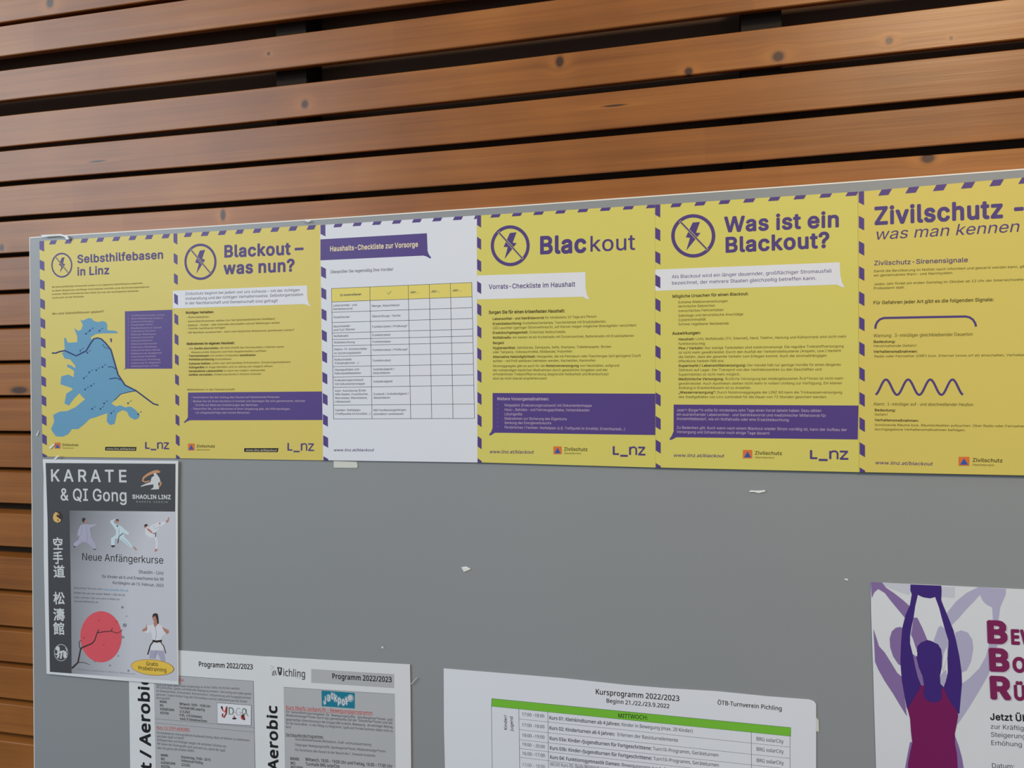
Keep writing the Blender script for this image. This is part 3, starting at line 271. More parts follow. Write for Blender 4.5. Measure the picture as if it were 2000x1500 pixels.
# ---------------------------------------------------------------- lettering: outline glyphs
def load_font(data):
    # code point: (advance, outline, outline ...), every outline a flat list x, y, x, y in thousandths of an em
    F = {}
    for code, rec in data.items():
        F[chr(code)] = (rec[0]/1000, [[(L[i]/1000, L[i+1]/1000) for i in range(0, len(L), 2)] for L in rec[1:]])
    return F
FONTS = {'I': load_font(FD_I), 'N': load_font(FD_N), 'C': load_font(FD_C)}
CAPH = {'I': 0.5087, 'N': 0.5726, 'C': 0.31}
def sarea(L): return sum(L[i-1][0]*L[i][1]-L[i][0]*L[i-1][1] for i in range(len(L)))/2
def inside(p, L):
    c = False
    for i in range(len(L)):
        (x1, y1), (x2, y2) = L[i-1], L[i]
        if (y1 > p[1]) != (y2 > p[1]) and p[0] < (x2-x1)*(p[1]-y1)/(y2-y1)+x1: c = not c
    return c
_g = {}
def glyph(font, ch, w):
    k = (font, ch, w)
    if k in _g: return _g[k]
    F = FONTS[font]
    if ch not in F: ch = '?'
    adv, loops = F[ch]; ars = [sarea(L) for L in loops]
    sign = 1 if not ars or max(ars, key=abs) > 0 else -1
    solid = [L for L, a in zip(loops, ars) if a*sign > 0]; hole = [L for L, a in zip(loops, ars) if a*sign < 0]
    home = {}
    for i, K in enumerate(hole):
        c = [j for j, L in enumerate(solid) if inside(K[0], L)]
        if c: home[i] = min(c, key=lambda j: abs(sarea(solid[j])))
    out = []
    for j, L in enumerate(solid):
        holes = [hole[i] for i in home if home[i] == j]
        ring = [L] + holes
        pts = [p for r in ring for p in r]
        tris = [tuple(t) for t in tessellate_polygon([[Vector((p[0], p[1], 0)) for p in r] for r in ring])]
        # heavier weights: the same outline drawn again around itself
        n = 0 if w < 0.003 else (4 if w < 0.015 else 8)
        for sx_, sy_ in ([(0, 0)] if n == 0 else [(math.cos(2*PI*(i+.5)/n)*w, math.sin(2*PI*(i+.5)/n)*w) for i in range(n)]):
            out.append(([(p[0]+sx_, p[1]+sy_) for p in pts], tris))
    _g[k] = (adv + w*1.2, out); return _g[k]
# ---------------------------------------------------------------- sheets of paper and the print on them
NRM = Vector((0, -1, 0))
LAY = 0.00009
class Sheet:
    def tick(s):
        # no two prints in exactly the same plane
        return 0.0000005*s.cnt
    def __init__(s, name, corners, Y, paper, label, cat, thick=0.0004, tz=0.0, tx=0.0, group=None, outline=None):
        a = at(*corners[0], Y); s.pl = dict(Y=Y, tx=tx, tz=tz, x0=a.x, z0=a.z)
        s.n = Vector((tx, -1, tz)).normalized()
        s.c = [at(*p, **s.pl) for p in corners]; s.o = s.c[0].copy()
        ring = [at(*p, **s.pl) for p in (outline or corners)]
        b = MB(); n = len(ring)
        tr = [tuple(t) for t in tessellate_polygon([[Vector((p.x, p.z, 0)) for p in ring]])]
        b.add([p for p in ring]+[p - s.n*thick for p in ring], tr+[[n+i for i in t[::-1]] for t in tr]+[[i, (i+1) % n, n+(i+1) % n, n+i] for i in range(n)], paper)
        s.root = b.build(name, origin=s.o); tag(s.root, label, cat, group); s.parts = {}
        s.thick = thick; s.Z = (0, 0, 1); s.cnt = 0
    def P(s, x, y): return at(s.Z[0]+x/s.Z[2], s.Z[1]+y/s.Z[2], **s.pl)
    def zoom(s, ox, oy, k): s.Z = (ox, oy, k)
    def uv(s, u, v, W=210.0, H=297.0):
        a, b, c, d = s.c; fu, fv = u/W, v/H
        return (a*(1-fu)+b*fu)*(1-fv) + (d*(1-fu)+c*fu)*fv
    def mb(s, part):
        s.cnt = (s.cnt+1) % 45; return s.parts.setdefault(part, MB())
    def polyw(s, part, pts, m, lay=1):
        tr = [tuple(t) for t in tessellate_polygon([[Vector((p.x, p.z, 0)) for p in pts]])]
        s.mb(part).add([p + s.n*(LAY*lay + s.tick()) for p in pts], tr, m)
    def poly(s, part, pts, m, lay=1): s.polyw(part, [s.P(*p) for p in pts], m, lay)
    def rect(s, part, x0, y0, x1, y1, m, lay=1, dy=0): s.poly(part, [(x0, y0), (x1, y0+dy), (x1, y1+dy), (x0, y1)], m, lay)
    def disc(s, part, x, y, rx, ry, m, lay=1, n=28, r=0.0):
        s.poly(part, [(x+rx*math.cos(t)*math.cos(r)-ry*math.sin(t)*math.sin(r), y+rx*math.cos(t)*math.sin(r)+ry*math.sin(t)*math.cos(r)) for t in [2*PI*i/n for i in range(n)]], m, lay)
    def ring(s, part, x, y, rx, ry, wd, m, lay=1, n=44):
        o = [s.P(x+rx*math.cos(2*PI*i/n), y+ry*math.sin(2*PI*i/n)) for i in range(n)]
        q = [s.P(x+(rx-wd)*math.cos(2*PI*i/n), y+(ry-wd*ry/rx)*math.sin(2*PI*i/n)) for i in range(n)]
        s.mb(part).add([p+s.n*(LAY*lay + s.tick()) for p in o+q], [[i, (i+1) % n, n+(i+1) % n, n+i] for i in range(n)], m)
    def stroke(s, part, pts, wd, m, lay=1, w2=None):
        P = [Vector(p) for p in pts]; L = []; Rr = []; n = len(P)
        for i, p in enumerate(P):
            a = P[max(0, i-1)]; b = P[min(n-1, i+1)]; d = (b-a)
            d = d.normalized() if d.length else Vector((1, 0)); q = Vector((-d.y, d.x)); ww = wd if w2 is None else wd+(w2-wd)*i/(n-1)
            L.append(p+q*ww/2); Rr.append(p-q*ww/2)
        V = [s.P(*p)+s.n*(LAY*lay + s.tick()) for p in L+Rr]
        s.mb(part).add(V, [[i, i+1, n+i+1, n+i] for i in range(n-1)], m)
    def text(s, part, body, x0, y0, x1, y1, h, m, font='I', bold=0.0, b2=0.022, italic=0.0, sp=0.0, lay=2, lift=None):
        # baseline from (x0,y0) to (x1,y1), capital height h, all in zoom pixels; ^ switches bold on and off
        A = s.P(x0, y0); B = s.P(x1, y1); X = B-A; wid = X.length; X = X.normalized()
        Y = s.n.cross(X)
        mx, my = (x0+x1)/2, (y0+y1)/2; dl = math.hypot(x1-x0, y1-y0); ux, uy = (y1-y0)/dl, -(x1-x0)/dl
        hh = (s.P(mx+ux*h, my+uy*h)-s.P(mx, my)).length; sc = hh/CAPH[font]
        items = []; pen = 0.0; bo = False
        for ch in body:
            if ch == '^': bo = not bo; continue
            wv = b2 if bo else bold
            if ch == ' ': pen += FONTS[font][' '][0] + sp; continue
            g = glyph(font, ch, wv); items.append((pen, g, len(items))); pen += g[0] + sp
        pen -= sp
        sx = wid/max(pen, 1e-6); off = s.n*(LAY*lay + s.tick()); bb = s.mb(part)
        for px, (adv, shapes), k in items:
            up = lift(px/pen) if lift else 0.0
            for q, (pts, tris) in enumerate(shapes):
                # each copy of a heavy letter lies a few micrometres above the one before
                o2 = off + s.n*(0.0000024*q)
                bb.add([A + X*((px+x+italic*y)*sx) + Y*((y+up)*sc) + o2 for x, y in pts], tris, m)
    def lines(s, part, rows, h, m, font='I', **kw):
        for r in rows: s.text(part, r[0], r[1], r[2], r[3], r[4], h, m, font, **kw)
    def done(s):
        for n, b in s.parts.items():
            if b.f:
                b.build(n.split('#')[0], parent=s.root, origin=s.o)
# ---------------------------------------------------------------- materials
def wood_material():
    m = bpy.data.materials.new('larch_wood'); m.use_nodes = True; nt = m.node_tree; N = nt.nodes; Lk = nt.links
    b = N['Principled BSDF']; b.inputs['Roughness'].default_value = 0.33; b.inputs['Specular IOR Level'].default_value = 0.36
    tc = N.new('ShaderNodeTexCoord'); at_ = N.new('ShaderNodeAttribute'); at_.attribute_name = 'slat_tone'
    sep = N.new('ShaderNodeSeparateXYZ'); Lk.new(tc.outputs['Object'], sep.inputs[0])
    def math_(op, a, c=None, d=None, clamp=False):
        n = N.new('ShaderNodeMath'); n.operation = op; n.use_clamp = clamp
        for i, v in enumerate((a, c, d)):
            if v is None: continue
            if isinstance(v, (int, float)): n.inputs[i].default_value = v
            else: Lk.new(v, n.inputs[i])
        return n.outputs[0]
    # finger-jointed lengths: a step along the slat, different for each slat
    seg = math_('FLOOR', math_('ADD', math_('MULTIPLY', sep.outputs[0], 2.3), math_('MULTIPLY', at_.outputs['Fac'], 7.0)))
    wn = N.new('ShaderNodeTexWhiteNoise'); wn.noise_dimensions = '2D'; cv = N.new('ShaderNodeCombineXYZ')
    Lk.new(seg, cv.inputs[0]); Lk.new(math_('MULTIPLY', at_.outputs['Fac'], 91.0), cv.inputs[1]); Lk.new(cv.outputs[0], wn.inputs['Vector'])
    # knots at fixed places of the wall bend the grain and darken it
    warp = None; dark = None; halo = None
    for (kx, kz, r, el) in KNOTS:
        dx = math_('MULTIPLY', math_('SUBTRACT', sep.outputs[0], kx), 1/(r*el)); dz = math_('MULTIPLY', math_('SUBTRACT', sep.outputs[2], kz), 1/r)
        d = math_('ADD', math_('MULTIPLY', dx, dx), math_('MULTIPLY', dz, dz))
        e = math_('POWER', 2.718, math_('MULTIPLY', d, -1.2)); dxx = math_('MULTIPLY', dx, 0.35); dzz = math_('MULTIPLY', dz, 0.5)
        h = math_('POWER', 2.718, math_('MULTIPLY', math_('ADD', math_('MULTIPLY', dxx, dxx), math_('MULTIPLY', dzz, dzz)), -1.0))
        wz = math_('MULTIPLY', h, math_('MULTIPLY', dz, r*0.7))
        warp = wz if warp is None else math_('ADD', warp, wz); dark = e if dark is None else math_('ADD', dark, e); halo = h if halo is None else math_('ADD', halo, h)
    gz = math_('SUBTRACT', sep.outputs[2], warp)
    gv = N.new('ShaderNodeCombineXYZ'); Lk.new(math_('MULTIPLY', sep.outputs[0], 1.6), gv.inputs[0]); Lk.new(math_('MULTIPLY', at_.outputs['Fac'], 13.0), gv.inputs[1]); Lk.new(math_('MULTIPLY', gz, 75.0), gv.inputs[2])
    n1 = N.new('ShaderNodeTexNoise'); n1.inputs['Scale'].default_value = 1.0; n1.inputs['Detail'].default_value = 5; n1.inputs['Roughness'].default_value = 0.6; Lk.new(gv.outputs[0], n1.inputs['Vector'])
    g2 = N.new('ShaderNodeCombineXYZ'); Lk.new(math_('MULTIPLY', sep.outputs[0], 6.0), g2.inputs[0]); Lk.new(math_('MULTIPLY', at_.outputs['Fac'], 31.0), g2.inputs[1]); Lk.new(math_('MULTIPLY', gz, 420.0), g2.inputs[2])
    n2 = N.new('ShaderNodeTexNoise'); n2.inputs['Scale'].default_value = 1.0; n2.inputs['Detail'].default_value = 2; Lk.new(g2.outputs[0], n2.inputs['Vector'])
    n3 = N.new('ShaderNodeTexNoise'); n3.inputs['Scale'].default_value = 7.0; Lk.new(tc.outputs['Object'], n3.inputs['Vector'])
    t = math_('ADD', math_('MULTIPLY', n1.outputs[0], 0.34), math_('ADD', math_('MULTIPLY', n2.outputs[0], 0.13), math_('ADD', math_('MULTIPLY', n3.outputs[0], 0.3), math_('MULTIPLY', wn.outputs[0], 0.06))))
    cr_ = N.new('ShaderNodeValToRGB'); e = cr_.color_ramp.elements
    e[0].position = 0.28; e[0].color = lin(WOOD[0])+(1,); e[1].position = 0.62; e[1].color = lin(WOOD[2])+(1,)
    k = cr_.color_ramp.elements.new(0.45); k.color = lin(WOOD[1])+(1,)
    Lk.new(t, cr_.inputs[0])
    def mixc(fac, a, c):
        n = N.new('ShaderNodeMix'); n.data_type = 'RGBA'; Lk.new(fac, n.inputs[0]); Lk.new(a, n.inputs[6]); n.inputs[7].default_value = c; return n.outputs[2]
    col = mixc(math_('MULTIPLY', halo, 0.22, None, True), cr_.outputs[0], lin((198, 128, 62))+(1,))
    col = mixc(math_('MULTIPLY', dark, 0.95, None, True), col, lin((74, 47, 36))+(1,))
    Lk.new(col, b.inputs['Base Color'])
    bp = N.new('ShaderNodeBump'); bp.inputs['Strength'].default_value = 0.12; bp.inputs['Distance'].default_value = 0.002; Lk.new(n1.outputs[0], bp.inputs['Height']); Lk.new(bp.outputs[0], b.inputs['Normal'])
    return m
DW = 0.025                                   # slat faces lie this far behind the face of the board
def wxz(px, py): p = at(px, py, DW); return p.x, p.z
KNOTS = []
for kx, ky, kr, el in [(595, 203, .0042, .9), (525, 105, .0018, 1.0), (1093, 120, .0052, .75), (1345, 139, .0036, 1.0), (1520, 110, .0045, 1.1), (1737, 79, .0030, 1.0), (1858, 74, .0014, 1.0),
                       (1812, 309, .0042, 1.3), (436, 420, .0060, .5), (98, 5, .0060, .8), (38, 762, .0040, 3.0), (190, 315, .0011, 10.0), (1200, 206, .0009, 12.0), (4, 484, .004, .8)]:
    x, z = wxz(kx, ky); KNOTS.append((x, z, kr*1.25, el))
WOOD = [(128, 77, 37), (155, 97, 47), (177, 120, 63)]
m_wood = wood_material()
m_black = mat('black_membrane', (124, 102, 88), 0.9, 0.1)
m_stud = mat('dark_batten', (44, 38, 34), 0.8, 0.1)
m_board = mat('grey_board_laminate', (148, 152, 157), 0.38, 0.4, vary=0.03, scale=5.0)
m_edge = mat('pale_board_edge', (238, 238, 236), 0.4, 0.4)
m_lemon = mat('lemon_paper_print', (221, 211, 110), 0.42, 0.35, bump=0.12, vary=0.02)
m_yellow = mat('yellow_paper_print', (222, 204, 106), 0.42, 0.35, bump=0.12, vary=0.02)
m_white = mat('white_paper', (228, 232, 244), 0.5, 0.3, bump=0.12, vary=0.015)
m_white2 = mat('white_copy_paper', (226, 229, 235), 0.55, 0.3, bump=0.25, vary=0.015)
m_whitep = mat('white_print', (232, 234, 244), 0.45, 0.3)
m_pur = mat('purple_print', (86, 66, 138), 0.42, 0.35, vary=0.02)
m_purt = mat('purple_title_print', (84, 66, 132), 0.45, 0.3)
m_olive = mat('dark_small_print_on_yellow', (112, 100, 52), 0.6, 0.2)
m_olived = mat('bold_small_print_on_yellow', (84, 74, 44), 0.6, 0.2)
m_greyt = mat('dark_small_print_on_white', (92, 92, 108), 0.6, 0.2)
m_lil = mat('pale_lilac_print', (196, 176, 206), 0.6, 0.2)
m_cream = mat('cream_print', (240, 226, 190), 0.6, 0.2)
m_black_t = mat('black_print', (38, 38, 42), 0.55, 0.2)
m_line = mat('table_line_print', (84, 84, 104), 0.6, 0.2)
m_blue = mat('blue_map_print', (104, 160, 196), 0.45, 0.3)
m_navy = mat('navy_river_print', (38, 56, 116), 0.5, 0.3)
m_orange = mat('orange_print', (224, 120, 56), 0.5, 0.3)
m_tri = mat('blue_print', (52, 92, 176), 0.5, 0.3)
m_dgrey = mat('charcoal_print', (74, 75, 80), 0.42, 0.35)
m_mgrey = mat('mid_grey_print', (186, 188, 194), 0.5, 0.3)
m_lgrey = mat('light_grey_print', (196, 197, 205), 0.5, 0.3)
m_red = mat('red_print', (205, 70, 70), 0.5, 0.3)
m_sun = mat('coral_red_print', (226, 92, 104), 0.5, 0.3)
m_green = mat('green_print', (122, 196, 62), 0.5, 0.3)
m_teal = mat('teal_print', (28, 128, 156), 0.5, 0.3)
m_tape = mat('clear_tape', (196, 202, 204), 0.2, 0.6)
m_scrap = mat('white_paper_scrap', (236, 238, 240), 0.5, 0.3)

# ---------------------------------------------------------------- the slatted wall
XS0, XS1 = -0.75, 2.9
GAPS = [  # (upper edge, lower edge) of every gap, each as photograph points along it
 ([(0, 44), (308, 0)], [(0, 51), (364, 0)]),
 ([(0, 110), (700, 19), (865, 0)], [(0, 138), (700, 52), (1079, 0)]),
 ([(0, 197), (700, 118), (1350, 34), (1650, 0)], [(0, 226), (700, 152), (1350, 73), (1947, 0)]),
 ([(0, 287), (700, 217), (1350, 145), (2000, 74)], [(0, 295), (700, 231), (1350, 162), (2000, 94)]),
 ([(0, 355), (700, 298), (1350, 236), (2000, 176)], [(0, 364), (700, 309), (1350, 252), (2000, 189)]),
 ([(0, 423.5), (700, 376), (1350, 324), (2000, 269)], [(0, 433), (700, 388), (1350, 338), (2000, 288)])]
for a, b_ in [(493.5, 502), (566, 574), (634.7, 642.7), (704, 712), (772, 779.5), (842, 851), (913.5, 923), (983, 1004), (1068, 1089), (1152, 1162), (1224, 1234), (1294, 1305), (1366, 1378), (1434, 1451)]:
    GAPS.append(([(30, a)], [(30, b_)]))
def edge_fn(pts):
    W = [wxz(*p) for p in pts]
    def f(x):
        if len(W) == 1: return W[0][1]
        if x <= W[0][0]: return W[0][1]
        if x >= W[-1][0]: return W[-1][1]
        for (a, za), (b, zb) in zip(W, W[1:]):
            if x <= b: return za + (zb-za)*(x-a)/(b-a)
    return f
EF = [(edge_fn(a), edge_fn(b)) for a, b in GAPS]
XST = [XS0, -0.05, 0.28, 0.62, 0.95, 1.27, 1.62, XS1]
top0 = EF[0][0](0)
S = []
for kx, ky, kr, el in [(595, 203, .0042, .9), (525, 105, .0018, 1.0), (1093, 120, .0052, .75), (1345, 139, .0036, 1.0), (1520, 110, .0045, 1.1), (1737, 79, .0030, 1.0), (1858, 74, .0014, 1.0),
                       (1812, 309, .0042, 1.3), (436, 420, .0060, .5), (98, 5, .0060, .8), (38, 762, .0040, 3.0), (190, 315, .0011, 10.0), (1200, 206, .0009, 12.0), (4, 484, .004, .8)]:
    x, z = wxz(kx, ky); KNOTS.append((x, z, kr*1.25, el))
WOOD = [(128, 77, 37), (155, 97, 47), (177, 120, 63)]
m_wood = wood_material()
m_black = mat('black_membrane', (124, 102, 88), 0.9, 0.1)
m_stud = mat('dark_batten', (44, 38, 34), 0.8, 0.1)
m_board = mat('grey_board_laminate', (148, 152, 157), 0.38, 0.4, vary=0.03, scale=5.0)
m_edge = mat('pale_board_edge', (238, 238, 236), 0.4, 0.4)
m_lemon = mat('lemon_paper_print', (221, 211, 110), 0.42, 0.35, bump=0.12, vary=0.02)
m_yellow = mat('yellow_paper_print', (222, 204, 106), 0.42, 0.35, bump=0.12, vary=0.02)
m_white = mat('white_paper', (228, 232, 244), 0.5, 0.3, bump=0.12, vary=0.015)
m_white2 = mat('white_copy_paper', (226, 229, 235), 0.55, 0.3, bump=0.25, vary=0.015)
m_whitep = mat('white_print', (232, 234, 244), 0.45, 0.3)
m_pur = mat('purple_print', (86, 66, 138), 0.42, 0.35, vary=0.02)
m_purt = mat('purple_title_print', (84, 66, 132), 0.45, 0.3)
m_olive = mat('dark_small_print_on_yellow', (112, 100, 52), 0.6, 0.2)
m_olived = mat('bold_small_print_on_yellow', (84, 74, 44), 0.6, 0.2)
m_greyt = mat('dark_small_print_on_white', (92, 92, 108), 0.6, 0.2)
m_lil = mat('pale_lilac_print', (196, 176, 206), 0.6, 0.2)
m_cream = mat('cream_print', (240, 226, 190), 0.6, 0.2)
m_black_t = mat('black_print', (38, 38, 42), 0.55, 0.2)
m_line = mat('table_line_print', (84, 84, 104), 0.6, 0.2)
m_blue = mat('blue_map_print', (104, 160, 196), 0.45, 0.3)
m_navy = mat('navy_river_print', (38, 56, 116), 0.5, 0.3)
m_orange = mat('orange_print', (224, 120, 56), 0.5, 0.3)
m_tri = mat('blue_print', (52, 92, 176), 0.5, 0.3)
m_dgrey = mat('charcoal_print', (74, 75, 80), 0.42, 0.35)
m_mgrey = mat('mid_grey_print', (186, 188, 194), 0.5, 0.3)
m_lgrey = mat('light_grey_print', (196, 197, 205), 0.5, 0.3)
m_red = mat('red_print', (205, 70, 70), 0.5, 0.3)
m_sun = mat('coral_red_print', (226, 92, 104), 0.5, 0.3)
m_green = mat('green_print', (122, 196, 62), 0.5, 0.3)
m_teal = mat('teal_print', (28, 128, 156), 0.5, 0.3)
m_tape = mat('clear_tape', (196, 202, 204), 0.2, 0.6)
m_scrap = mat('white_paper_scrap', (236, 238, 240), 0.5, 0.3)

# ---------------------------------------------------------------- the slatted wall
XS0, XS1 = -0.75, 2.9
GAPS = [  # (upper edge, lower edge) of every gap, each as photograph points along it
 ([(0, 44), (308, 0)], [(0, 51), (364, 0)]),
 ([(0, 110), (700, 19), (865, 0)], [(0, 138), (700, 52), (1079, 0)]),
 ([(0, 197), (700, 118), (1350, 34), (1650, 0)], [(0, 226), (700, 152), (1350, 73), (1947, 0)]),
 ([(0, 287), (700, 217), (1350, 145), (2000, 74)], [(0, 295), (700, 231), (1350, 162), (2000, 94)]),
 ([(0, 355), (700, 298), (1350, 236), (2000, 176)], [(0, 364), (700, 309), (1350, 252), (2000, 189)]),
 ([(0, 423.5), (700, 376), (1350, 324), (2000, 269)], [(0, 433), (700, 388), (1350, 338), (2000, 288)])]
for a, b_ in [(493.5, 502), (566, 574), (634.7, 642.7), (704, 712), (772, 779.5), (842, 851), (913.5, 923), (983, 1004), (1068, 1089), (1152, 1162), (1224, 1234), (1294, 1305), (1366, 1378), (1434, 1451)]:
    GAPS.append(([(30, a)], [(30, b_)]))
def edge_fn(pts):
    W = [wxz(*p) for p in pts]
    def f(x):
        if len(W) == 1: return W[0][1]
        if x <= W[0][0]: return W[0][1]
        if x >= W[-1][0]: return W[-1][1]
        for (a, za), (b, zb) in zip(W, W[1:]):
            if x <= b: return za + (zb-za)*(x-a)/(b-a)
    return f
EF = [(edge_fn(a), edge_fn(b)) for a, b in GAPS]
XST = [XS0, -0.05, 0.28, 0.62, 0.95, 1.27, 1.62, XS1]
slats = []
top0 = EF[0][0](0)
for k in range(5, 0, -1): slats.append((lambda x, k=k: top0 + 0.052*k - 0.003*0 , lambda x, k=k: top0 + 0.052*k + 0.0435 - 0.0))
slats = [(lambda x, k=k: top0+0.0085+0.052*(k-1)+0.0005, lambda x, k=k: top0+0.052*k) for k in range(6, 1, -1)]
up = [(lambda x: top0+0.052*1-0.0435-0.0085, None)]
S = []
S.append((lambda x: EF[0][0](x)+0.044, EF[0][0]))          # slat above the first gap: top, bottom
for (u, l), (u2, l2) in zip(EF, EF[1:]): S.append((l, u2))
last = EF[-1][1]
S.append((last, lambda x: last(x)-0.044))
for k in range(1, 7): S.append((lambda x, k=k: EF[0][0](x)+0.044+0.0525*k, lambda x, k=k: EF[0][0](x)+0.0525*k))
for k in range(1, 22): S.append((lambda x, k=k: last(x)-0.0525*k, lambda x, k=k: last(x)-0.044-0.0525*k))
TH = 0.017; CH = 0.0010; SLP = 0.24
zlo = 0.0; zhi = top0+0.37
wb = MB()
wb.add([(XS0, DW+0.062, zlo), (XS1, DW+0.062, zlo), (XS1, DW+0.062, zhi), (XS0, DW+0.062, zhi), (XS0, DW+0.09, zlo), (XS1, DW+0.09, zlo), (XS1, DW+0.09, zhi), (XS0, DW+0.09, zhi)],
       [(0, 1, 2, 3), (7, 6, 5, 4), (0, 4, 5, 1), (3, 2, 6, 7), (0, 3, 7, 4), (1, 5, 6, 2)], m_black)
wall = wb.build('wall_back'); wall['kind'] = 'structure'; wall['label'] = 'wall clad in horizontal larch slats over black membrane'
random.seed(4)
for i, (ft, fb) in enumerate(S):
    b = MB(); V = []; n = len(XST); dy = random.uniform(-0.0006, 0.0006)
    for x in XST:
        t, bo = ft(x), fb(x); y0 = DW+dy
        V += [(x, y0+CH, bo), (x, y0, bo+CH), (x, y0, t-CH), (x, y0+CH, t), (x, y0+TH, t+TH*SLP), (x, y0+TH, bo+TH*SLP)]
    F = []
    for s_ in range(n-1):
        for j in range(6): F.append((s_*6+j, (s_+1)*6+j, (s_+1)*6+(j+1) % 6, s_*6+(j+1) % 6))
    F += [tuple(range(5, -1, -1)), tuple(range((n-1)*6, n*6))]
    b.add(V, F, m_wood); o = b.build('slat', parent=wall)
    a = o.data.attributes.new('slat_tone', 'FLOAT', 'POINT'); tv = random.random(); a.data.foreach_set('value', [tv]*len(V))
for px in (-330, 555, 1490, 2400):
    x, _ = wxz(px, 150); b = MB(); x0, x1 = x-0.022, x+0.022; y0, y1 = DW+TH+0.0008, DW+0.0615
    b.add([(x0, y0, zlo), (x1, y0, zlo), (x1, y0, zhi), (x0, y0, zhi), (x0, y1, zlo), (x1, y1, zlo), (x1, y1, zhi), (x0, y1, zhi)],
          [(0, 1, 2, 3), (7, 6, 5, 4), (0, 4, 5, 1), (3, 2, 6, 7), (0, 3, 7, 4), (1, 5, 6, 2)], m_stud)
    b.build('batten', parent=wall)

m_floor = mat('dark_floor', (96, 92, 88), 0.5, 0.3)
fb = MB(); fb.add([(-4, -5, 0), (5, -5, 0), (5, DW+0.09, 0), (-4, DW+0.09, 0), (-4, -5, -0.1), (5, -5, -0.1), (5, DW+0.09, -0.1), (-4, DW+0.09, -0.1)], [(0, 1, 2, 3), (7, 6, 5, 4), (0, 4, 5, 1), (3, 2, 6, 7), (0, 3, 7, 4), (1, 5, 6, 2)], m_floor)
fl = fb.build('floor'); fl['kind'] = 'structure'
# ---------------------------------------------------------------- the notice board
BT = [at(57, 463), at(330, 446), at(650, 425), at(1000, 401.5), at(1300, 380), at(1650, 355), at(2000, 329)]
xl = BT[0].x; xr = 2.25; zb = ZB-0.95
prof = [(xl, BT[0].z)]+[(p.x, p.z) for p in BT[1:]]+[(xr, BT[-1].z)]
BTH = 0.0235; E1 = 0.0016
b = MB(); n = len(prof)
V = []
for x, z in prof: V += [(x, 0, z-E1), (x, BTH, z-E1), (x, 0, zb), (x, BTH, zb)]
V = [((xl+E1) if abs(x-xl) < 1e-6 else x, y, z) for x, y, z in V]
F = []
for i in range(n-1):
    a, c = i*4, (i+1)*4
    F += [(a, a+2, c+2, c), (a+1, c+1, c+3, a+3), (a, c, c+1, a+1), (a+2, a+3, c+3, c+2)]
F += [(0, 1, 3, 2), ((n-1)*4, (n-1)*4+2, (n-1)*4+3, (n-1)*4+1)]
b.add(V, F, m_board)
board = b.build('notice_board', origin=(xl, 0, BT[0].z)); OB = Vector((xl, 0, BT[0].z))
tag(board, 'large grey laminate notice board fixed flat on the slatted wall', 'notice board')
def bar(name, pts, parent, m):
    # strip along pts=[(x,z top-left outer),(inner)] : four-sided bar with a small front bevel
    b = MB(); V = []
    for (xo, zo), (xi, zi) in pts:
        mx_, mz_ = xo+(xi-xo)*0.35, zo+(zi-zo)*0.35
        V += [(xi, -0.0003, zi), (mx_, -0.0003, mz_), (xo, 0.0004, zo), (xo, BTH, zo), (xi, BTH, zi)]
    F = [];
    for i in range(len(pts)-1):
        for j in range(5): F.append((i*5+j, i*5+(j+1) % 5, (i+1)*5+(j+1) % 5, (i+1)*5+j))
    k = (len(pts)-1)*5; F += [(0, 1, 2, 3, 4), (k+4, k+3, k+2, k+1, k)]
    b.add(V, F, m); return b.build(name, parent=parent, origin=OB)
bar('edge_strip', [((x-(0 if i else 0), z), (x+(E1 if i == 0 else 0), z-E1)) for i, (x, z) in enumerate(prof)], board, m_edge)
bar('edge_strip', [((xl, prof[0][1]-0.0001), (xl+E1, prof[0][1]-E1-0.0001)), ((xl, zb), (xl+E1, zb))], board, m_edge)

# ---------------------------------------------------------------- the row of six blackout posters
def y_of(i): return -0.0010-0.0007*i
TL = [(77, 471), (338, 456.5), (625, 439.5), (931.4, 421), (1279.5, 400), (1676, 374.5)]
BL = [(83, 892), (343, 895), (631, 899), (932.6, 903), (1280.5, 913), (1678, 922)]
# the last sheet runs out of the photograph: its right corners from the sheet width
t5 = at(*TL[5], y_of(5)); b5 = at(*BL[5], y_of(5))
def px_of(p):
    d = p-CAM; z = d.dot(FW); return (1000+FPX*d.dot(RT)/z, 750-FPX*d.dot(UP)/z)
tr5 = px_of(t5+Vector((0.210, 0, 0.0052))); br5 = px_of(b5+Vector((0.210, 0, -0.0003)))
TR = [(346, 456), (634, 438.6), (938, 420.4), (1287, 399.3), (1686, 373.6), tr5]
BR = [(349, 895.2), (637, 899.2), (939, 903.4), (1288, 913.4), (1686, 922.4), br5]
PL = ['yellow emergency bases poster with a blue map, leftmost of the row', 'yellow poster asking what now, second in the row, with bulleted lists',
      'white checklist poster with a ruled table between the yellow posters', 'yellow household supplies poster right of the white checklist poster',
      'yellow poster asking what a blackout is, between supplies and siren posters', 'yellow civil protection siren poster cut off at the right end of the row']
SH = []
for i in range(6):
    SH.append(Sheet('poster', [TL[i], TR[i], BR[i], BL[i]], y_of(i), m_white if i == 2 else (m_lemon if i in (3, 4) else m_yellow), PL[i], 'poster'))
SXW = [(0.2, 9.4), (1.0, 8.6), (1.0, 11), (0.4, 8.6), (0.3, 10.6), (1.2, 12.2)]; TH_ = [5.4, 5.3, 4.0, 3.5, 4.0, 6.0]
U0T = [16.5, 16.5, 18.3, 16.7, 16.7, 19.5]; PT = [26, 25.6, 26.2, 26, 26, 26]
